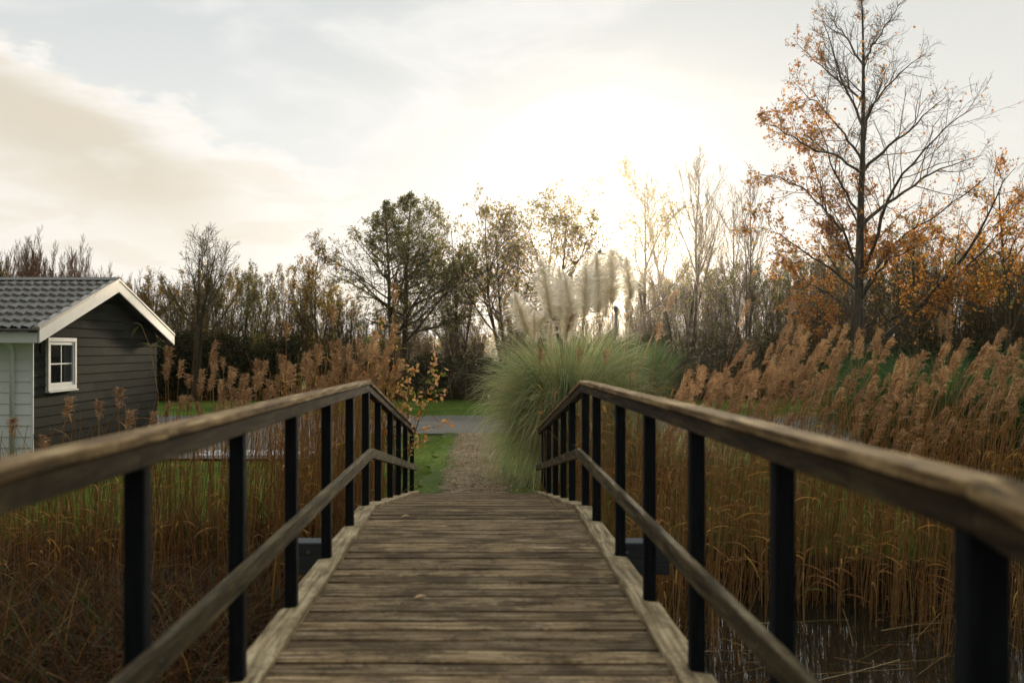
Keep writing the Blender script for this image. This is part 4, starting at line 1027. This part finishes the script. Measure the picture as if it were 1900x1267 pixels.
# sedge along the left margin
N = 15000; x = -1.15 - 8.5 * rg.uniform(0, 1, N) ** 1.1; y = 5.2 + 6.0 * rg.uniform(0, 1, N) ** .8
blades('sedge', x, y, rg.uniform(.35, .95, N), .0055, .9, 'sedge', 'dark brown and green sedge filling the ditch left of the bridge', 401, .36, .24, cat='sedge')
N = 9000; x = -1.3 - 7 * rg.uniform(0, 1, N); y = 4.4 + 4.4 * rg.uniform(0, 1, N)
blades('sedge', x, y, rg.uniform(.7, 1.25, N), .007, 1.2, 'sedge', 'taller drooping sedge blades in the left foreground', 402, .55, .3, cat='sedge')
N = 1500; x = 1.15 + 9 * rg.uniform(0, 1, N); y = 9.0 + 2.2 * rg.uniform(0, 1, N)
blades('sedge', x, y, rg.uniform(.2, .7, N), .004, 1.3, 'sedge', 'short brown and green blades at the foot of the right reeds', 403, .4, .25, cat='sedge')
# broken stalks lying on the water
N = 60; x = rg.uniform(1.1, 7, N); y = rg.uniform(7.0, 9.6, N); a = rg.normal(.1, .5, N); L = rg.uniform(.2, .9, N)
A = np.stack([x, y, -.492 + rg.uniform(0, .05, N)], -1); B_ = A + np.stack([np.cos(a) * L, np.sin(a) * L, rg.uniform(-.01, .12, N)], -1)
mm = MB(); mm.tubes(np.stack([A, (A + B_)/2 + rg.normal(0, .008, (N, 3)), B_], 1), np.full((N, 3), .0022), 3, rg.uniform(0, 1, N)); tag(mm.build('reed_litter', M['reed_stem']), 'broken reed stalks floating on the ditch water', 'reed litter', kind='stuff')
# lawn blades
def inpath(x, y): 
    return (np.abs(x + .08) < .46 + .10*np.sin(y*1.7+1)*np.sign(x+.08) + .05*np.sin(y*5) + .06 * np.maximum(0, 16 - y)) & (y > 13.8)
N = 150000; y = 11.0 + 13.3 * rg.uniform(0, 1, N) ** 1.25; x = rg.uniform(-1, 1, N) * (y * .56 + .5); k = ~inpath(x, y) & ~((x < -2.9) & (x > -6.9) & (y > 18.7)) & ~((x > 6.6) & (y > 18.3)) & ~((x < -8.2) & (y > 17.9)) & (y < 24.3)
x, y = x[k], y[k]; h = rg.uniform(.03, .095, len(x)) * (1 + .6 * np.sin(x * 2.1) * np.sin(y * 1.7))
blades('grass', x, y, h, .0028, .8, 'grass', 'short lawn grass between the ditch and the road', 404, .5, .34, n=3, spread=.7)
N = 50000; y = 31.1 + 9.6 * rg.uniform(0, 1, N); x = rg.uniform(-14, 16, N)
blades('grass', x, y, rg.uniform(.04, .08, N), .005, .8, 'grass', 'lawn grass beyond the road', 405, .3, .25, n=3, spread=.7)
# ragged tufts along path edges and bank
N = 16000; y = rg.uniform(13.6, 24.2, N); sd = np.where(rg.uniform(0, 1, N) < .5, -1, 1); x = -.08 + sd * (.56 + .06 * np.maximum(0, 16 - y) + rg.normal(.05, .13, N) + .06 * np.sin(y * 2.3))
k = (np.abs(x - BX) > 1.02) | (y > 14.2)
blades('grass', x[k], y[k], rg.uniform(.04, .13, k.sum()), .003, 1.0, 'grass', 'longer ragged grass along the edges of the gravel path', 406, .55, .28, n=3, spread=.8)
N = 7000; x = 1.25 + 2.3 * rg.uniform(0, 1, N) ** 1.0; y = rg.uniform(13.5, 16.5, N); x = np.where(rg.uniform(0, 1, N) < .35, -x * .8 - .2, x)
blades('grass', x, y, rg.uniform(.08, .3, N), .003, 1.1, 'grass', 'rough tall grass under the pampas and beside the far bridge end', 407, .5, .25, n=5, spread=.5)
# pebbles
N = 9000; y = 14.0 + 10 * rg.uniform(0, 1, N) ** 1.5; x = -.08 + rg.uniform(-.55, .55, N); r = rg.uniform(.004, .013, N)
oc = np.array([[1,0,0],[-1,0,0],[0,1,0],[0,-1,0],[0,0,.6],[0,0,-.6]]); fc = np.array([[0,2,4],[2,1,4],[1,3,4],[3,0,4],[2,0,5],[1,2,5],[3,1,5],[0,3,5]])
V = np.stack([x, y, .024 + r * .2], -1)[:, None] + oc[None] * r[:, None, None] * rg.uniform(.6, 1.3, (N, 6, 1))
mm = MB(); mm.add(V.reshape(-1, 3), ((np.arange(N) * 6)[:, None, None] + fc[None]).reshape(-1, 3), np.repeat(rg.uniform(0, 1, N), 6)); tag(mm.build('gravel', M['pebble']), 'loose stones on the path', 'gravel', kind='stuff')
# fallen leaves
N = 2400; y = 11.5 + 28 * rg.uniform(0, 1, N) ** 1.6; x = rg.uniform(-1, 1, N) * y * .5 * rg.uniform(0, 1, N) ** .5; k = ~((y > 24) & (y < 31.2))
mm = MB(); C = np.stack([x[k], y[k], np.full(k.sum(), .035)], -1); dr = rg.normal(size=C.shape) * np.array([1, 1, .25]); mm.leaves(C, .06, rg, rg.uniform(0, 1, len(C)), Dr=dr); tag(mm.build('leaf_litter', M['leaf_dead']), 'scattered fallen leaves on the lawns', 'fallen leaves', kind='stuff')
for (x, y, a, lab) in ((-.62, 7.72, .4, 'pale fallen leaf at the left edge of the deck near its crest'), (-.42, 15.4 , 1.2, 'pale fallen leaf on the gravel path'), (-.35, 5.2, .4, 'small pale leaf lying further down the deck')):
    mm = MB(); r2 = np.random.default_rng(int(y * 10)); th = np.linspace(0, 1, 7); wv = np.sin(np.pi * th) ** .8 * .018
    P_ = np.stack([.07 * th, 0 * th, .010 * np.sin(3 * th) + .003], -1); V = np.concatenate([P_ + np.stack([0*th, wv, .006*th], -1), P_ - np.stack([0*th, wv, -.003*th], -1)])
    mm.add(V, [[i, i+1, i+8, i+7] for i in range(6)], .9); o = mm.build('fallen_leaf', M['leaf_dead']); z = dz(y) + .004 if y < YE else .03
    o.location = (x, y, z); o.rotation_euler = (0, 0, a); tag(o, lab, 'leaf')

# ------------------------------------------------------------------ shrub sapling outside the far left rail
sb = empty('sapling', (at(728, 13.0), 13.0, float(gz(at(728, 13.0), 13.0)))); tag(sb, 'leafy sapling with curled tan and green leaves outside the far left rail', 'sapling')
rng = np.random.default_rng(55)
S = rng.normal(0, .05, (5, 3)); S[:, 2] = -.05; P0 = grow(rng, S, np.array([[.05, 0, 1], [.12, .1, 1], [-.08, .1, 1], [.2, -.1, 1], [0, -.1, 1.]]), np.array([2.6, 2.2, 2.1, 2.0, 1.7]), 12, .05, .04); R0 = taper(np.full(5, .013), 12, .3)
tm = MB(); tm.tubes(P0, R0, 6, .4)
S, Dd, pr, t_, ix = spawn(rng, P0, R0, 9, .35, 1.0, .8); P1 = grow(rng, S, Dd, rng.uniform(.2, .55, len(S)), 6, .12, .04); tm.tubes(P1, taper(np.full(len(S), .004), 6, .5), 4, .5); tm.build('stem', M['twig'], sb)
pts = P1[:, 1:].reshape(-1, 3); k = 800; C = pts[rng.integers(0, len(pts), k)] + rng.normal(0, .02, (k, 3))
lm = MB(); lm.leaves(C, rng.uniform(.05, .085, k), rng, np.where(rng.uniform(0, 1, k) < .72, rng.uniform(.2, .7, k), rng.uniform(.75, 1, k)), up=-.4, aspect=.6); lm.build('foliage', M['leaf_shrub'], sb)
# ------------------------------------------------------------------ small street things
mp = empty('marker_post', (at(907, 38.5), 38.5, 0)); tag(mp, 'small white marker post on the far lawn by the hedge', 'marker post')
mm = MB(); mm.bbox((0, 0, .12), (.03, .03, .24), .004, .3); mm.build('post', M['pole'], mp)
mm = MB(); mm.bbox((0, -.018, .27), (.11, .012, .11), .003, .9); mm.build('plate', M['white'], mp)
lp = empty('lamp_post', (at(1143, 24.0), 24.0, 0)); tag(lp, 'slim grey lamp post half hidden behind the green pampas', 'lamp post')
mm = MB(); mm.tubes(np.array([[[0, 0, -.1], [0, 0, 1.2], [0, 0, 1.25], [0, 0, 3.05]]]), np.array([[.07, .07, .045, .04]]), 12, .5, cap=True); mm.build('pole', M['pole'], lp, smooth=False)
mm = MB(); mm.tubes(np.array([[[0, 0, 3.051], [0, 0, 3.08], [0, 0, 3.16], [0, 0, 3.20]]]), np.array([[.045, .06, .06, .03]]), 14, .5, cap=True); mm.build('lamp_head', M['pole'], lp)

# ------------------------------------------------------------------ light
SAZ = math.atan2(1128 - CXP, F); SEL = math.atan2((HY - 438) * math.cos(SAZ), F)
sdir = np.array([math.sin(SAZ) * math.cos(SEL), math.cos(SAZ) * math.cos(SEL), math.sin(SEL)])
from mathutils import Vector
su = bpy.data.lights.new('sun', 'SUN'); su.energy = 5.0; su.angle = R(3.0); su.color = (1.0, .82, .58)
so = bpy.data.objects.new('sun', su); COL.objects.link(so); so.rotation_euler = Vector(sdir).to_track_quat('Z', 'Y').to_euler()

world = bpy.data.worlds.new('World'); scene.world = world; world.use_nodes = True
nt = NT(world); nt.n.clear(); out = nt.new('ShaderNodeOutputWorld'); bg = nt.new('ShaderNodeBackground'); nt.l.new(bg.outputs[0], out.inputs[0])
sky = nt.new('ShaderNodeTexSky'); sky.sky_type = 'NISHITA'; sky.sun_disc = False; sky.sun_elevation = SEL; sky.sun_rotation = SAZ; sky.dust_density = 2.0
tc = nt.new('ShaderNodeTexCoord'); vn = nt.new('ShaderNodeVectorMath', operation='NORMALIZE'); nt.l.new(tc.outputs['Generated'], vn.inputs[0]); v = vn.outputs[0]
sp = nt.new('ShaderNodeSeparateXYZ'); nt.l.new(v, sp.inputs[0])
dt = nt.new('ShaderNodeVectorMath', operation='DOT_PRODUCT', inp={1: tuple(sdir)}); nt.l.new(v, dt.inputs[0]); cs = dt.outputs['Value']
A_ = nt.math('MULTIPLY_ADD', nt.math('ARCTAN2', sp.outputs[0], sp.outputs[1]), F, CXP)          # azimuth on a degree-like scale
E_ = nt.math('MULTIPLY', nt.math('ARCSINE', sp.outputs[2]), F)                                  # elevation
Yp = nt.math('SUBTRACT', HY, E_)
cloudv = nt.scaled(v, (3.2, 3.2, 9.0)); n1 = nt.noise(cloudv, 1.6, 7, .55, .4); n2 = nt.noise(nt.scaled(v, (4, 4, 16)), 2.2, 6, .55, .3); n3 = nt.noise(nt.scaled(v, (9, 9, 22)), 2.0, 5, .6)
pos = max(0, 0)
# clear sky gradient: cream at the horizon, grey-blue higher
grad = nt.ramp(nt.math('MULTIPLY', E_, 1/1400.0, clamp=True), [(0.0, lin(246,241,231)), (.12, lin(243,241,236)), (.26, lin(234,236,234)), (.40, lin(218,222,222)), (.46, lin(214,219,219)), (1.0, lin(150,166,182))])
# bank of cloud on the left
edge = nt.math('SUBTRACT', Yp, nt.math('MULTIPLY_ADD', A_, .40, 95.0))
e2 = nt.math('ADD', edge, nt.math('MULTIPLY', nt.math('SUBTRACT', n3, .5), 280.0))
e2 = nt.math('ADD', e2, nt.math('MULTIPLY', nt.math('SUBTRACT', n1, .5), 130.0))
mask = nt.smooth(e2, -18, 42)
c_edge = lin(253,249,242); c_dark = lin(224,215,197); c_low = lin(250,245,236)
band = nt.math('MULTIPLY', nt.smooth(nt.math('ADD', edge, nt.math('MULTIPLY', n2, 60.0)), 60, 130), nt.math('SUBTRACT', 1.0, nt.smooth(nt.math('ADD', edge, nt.math('MULTIPLY', n1, 90.0)), 170, 330)))
band = nt.math('MULTIPLY', band, nt.math('SUBTRACT', 1.0, nt.smooth(A_, 250, 560)))
cc = nt.mix(nt.smooth(edge, 120, 260), c_edge, c_low); cc = nt.mix(nt.math('MULTIPLY', band, .95), cc, c_dark)
streak = nt.smooth(n2, .45, .62); cc = nt.mix(nt.math('MULTIPLY', streak, .35), cc, lin(228,216,196))
col = nt.mix(nt.math('MULTIPLY', mask, nt.math('SUBTRACT', 1.0, nt.smooth(A_, 500, 1000))), grad, cc)
# corner cloud, upper left
cor = nt.math('ADD', nt.math('ADD', nt.math('MULTIPLY', A_, -.75), nt.math('MULTIPLY', Yp, -1.0)), nt.math('MULTIPLY', n3, 300.0))
cmask = nt.math('MULTIPLY', nt.smooth(cor, 10, 90), nt.smooth(Yp, -900, -200)); col = nt.mix(nt.math('MULTIPLY', cmask, .9), col, lin(242,234,222))
# soft veils elsewhere
veil = nt.smooth(n1, .46, .70); col = nt.mix(nt.math('MULTIPLY', veil, .6), col, lin(252,250,247))
tint_r = nt.smooth(A_, 900, 1900); col = nt.mix(nt.math('MULTIPLY', tint_r, .35), col, lin(238,232,218))
# veiled sun: aureole of thin cloud lit from behind
csp = nt.math('MAXIMUM', cs, 0.0)
glow = nt.math('ADD', nt.math('MULTIPLY', nt.math('POWER', csp, 60.0), .0), nt.math('ADD', nt.math('MULTIPLY', nt.math('POWER', csp, 1500.0), .45), nt.math('MULTIPLY', nt.math('POWER', csp, 14000.0), 14.0)))
gc = nt.new('ShaderNodeCombineColor'); nt.l.new(glow, gc.inputs[0]); nt.l.new(nt.math('MULTIPLY', glow, .93), gc.inputs[1]); nt.l.new(nt.math('MULTIPLY', glow, .80), gc.inputs[2])
# brightness falls off away from the sun side
fall = nt.math('MULTIPLY_ADD', nt.smooth(cs, -.4, .95), .70, .27); fc_ = nt.new('ShaderNodeCombineColor')
for i in range(3): nt.l.new(fall, fc_.inputs[i])
ov = nt.math('MULTIPLY_ADD', nt.smooth(E_, 700, 1700), 1.9, .72); oc_ = nt.new('ShaderNodeCombineColor')  # sky above the frame brightened, added as top light for the scene
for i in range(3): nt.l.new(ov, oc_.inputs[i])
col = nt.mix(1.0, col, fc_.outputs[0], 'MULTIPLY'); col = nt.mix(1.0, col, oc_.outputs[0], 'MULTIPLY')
col = nt.mix(1.0, col, gc.outputs[0], 'ADD')
# blend the clouded layer (scaled to the sky's physical brightness) over the clear Nishita sky
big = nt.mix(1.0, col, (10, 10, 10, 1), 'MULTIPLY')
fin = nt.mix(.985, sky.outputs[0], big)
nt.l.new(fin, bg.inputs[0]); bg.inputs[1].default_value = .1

# ------------------------------------------------------------------ haze volume, added to spread sun glare over the trees
HAZE = 0.00035
if HAZE > 0:
    mm = MB(); mm.box((5, 28, 6.0), (150, 220, 15.0)); hz = mm.build('haze', bpy.data.materials.new('glare_haze'))
    hm = hz.data.materials[0]; hm.use_nodes = True; hn = NT(hm); hn.n.clear(); o_ = hn.new('ShaderNodeOutputMaterial')
    pv = hn.new('ShaderNodeVolumePrincipled', inp={'Color': (1.0, .96, .88, 1), 'Density': HAZE, 'Anisotropy': .91}); hn.l.new(pv.outputs[0], o_.inputs['Volume'])
    tag(hz, 'thin haze added to spread sun glare over the trees', 'haze', kind='stuff')

# ------------------------------------------------------------------ camera
cam = bpy.data.cameras.new('camera'); co = bpy.data.objects.new('camera', cam); COL.objects.link(co)
co.location = (0, 0, EYE); co.rotation_euler = (R(90), 0, 0)
cam.sensor_width = 36; cam.lens = F / 1900 * 36; cam.shift_x = (950 - CXP) / 1900; cam.shift_y = -(633.5 - HY) / 1900
cam.clip_end = 2000; cam.clip_start = .05
cam.dof.use_dof = True; cam.dof.focus_distance = 18.0; cam.dof.aperture_fstop = 2.0
scene.camera = co
scene.view_settings.view_transform = 'Standard'; scene.view_settings.look = 'None'; scene.view_settings.exposure = 0.55; scene.view_settings.gamma = 1
scene.render.resolution_x = 1024; scene.render.resolution_y = 682
scene.cycles.max_bounces = 8; scene.cycles.transparent_max_bounces = 8; scene.cycles.volume_bounces = 0
for o in list(scene.objects):
    if 'h' in o: del o['h']
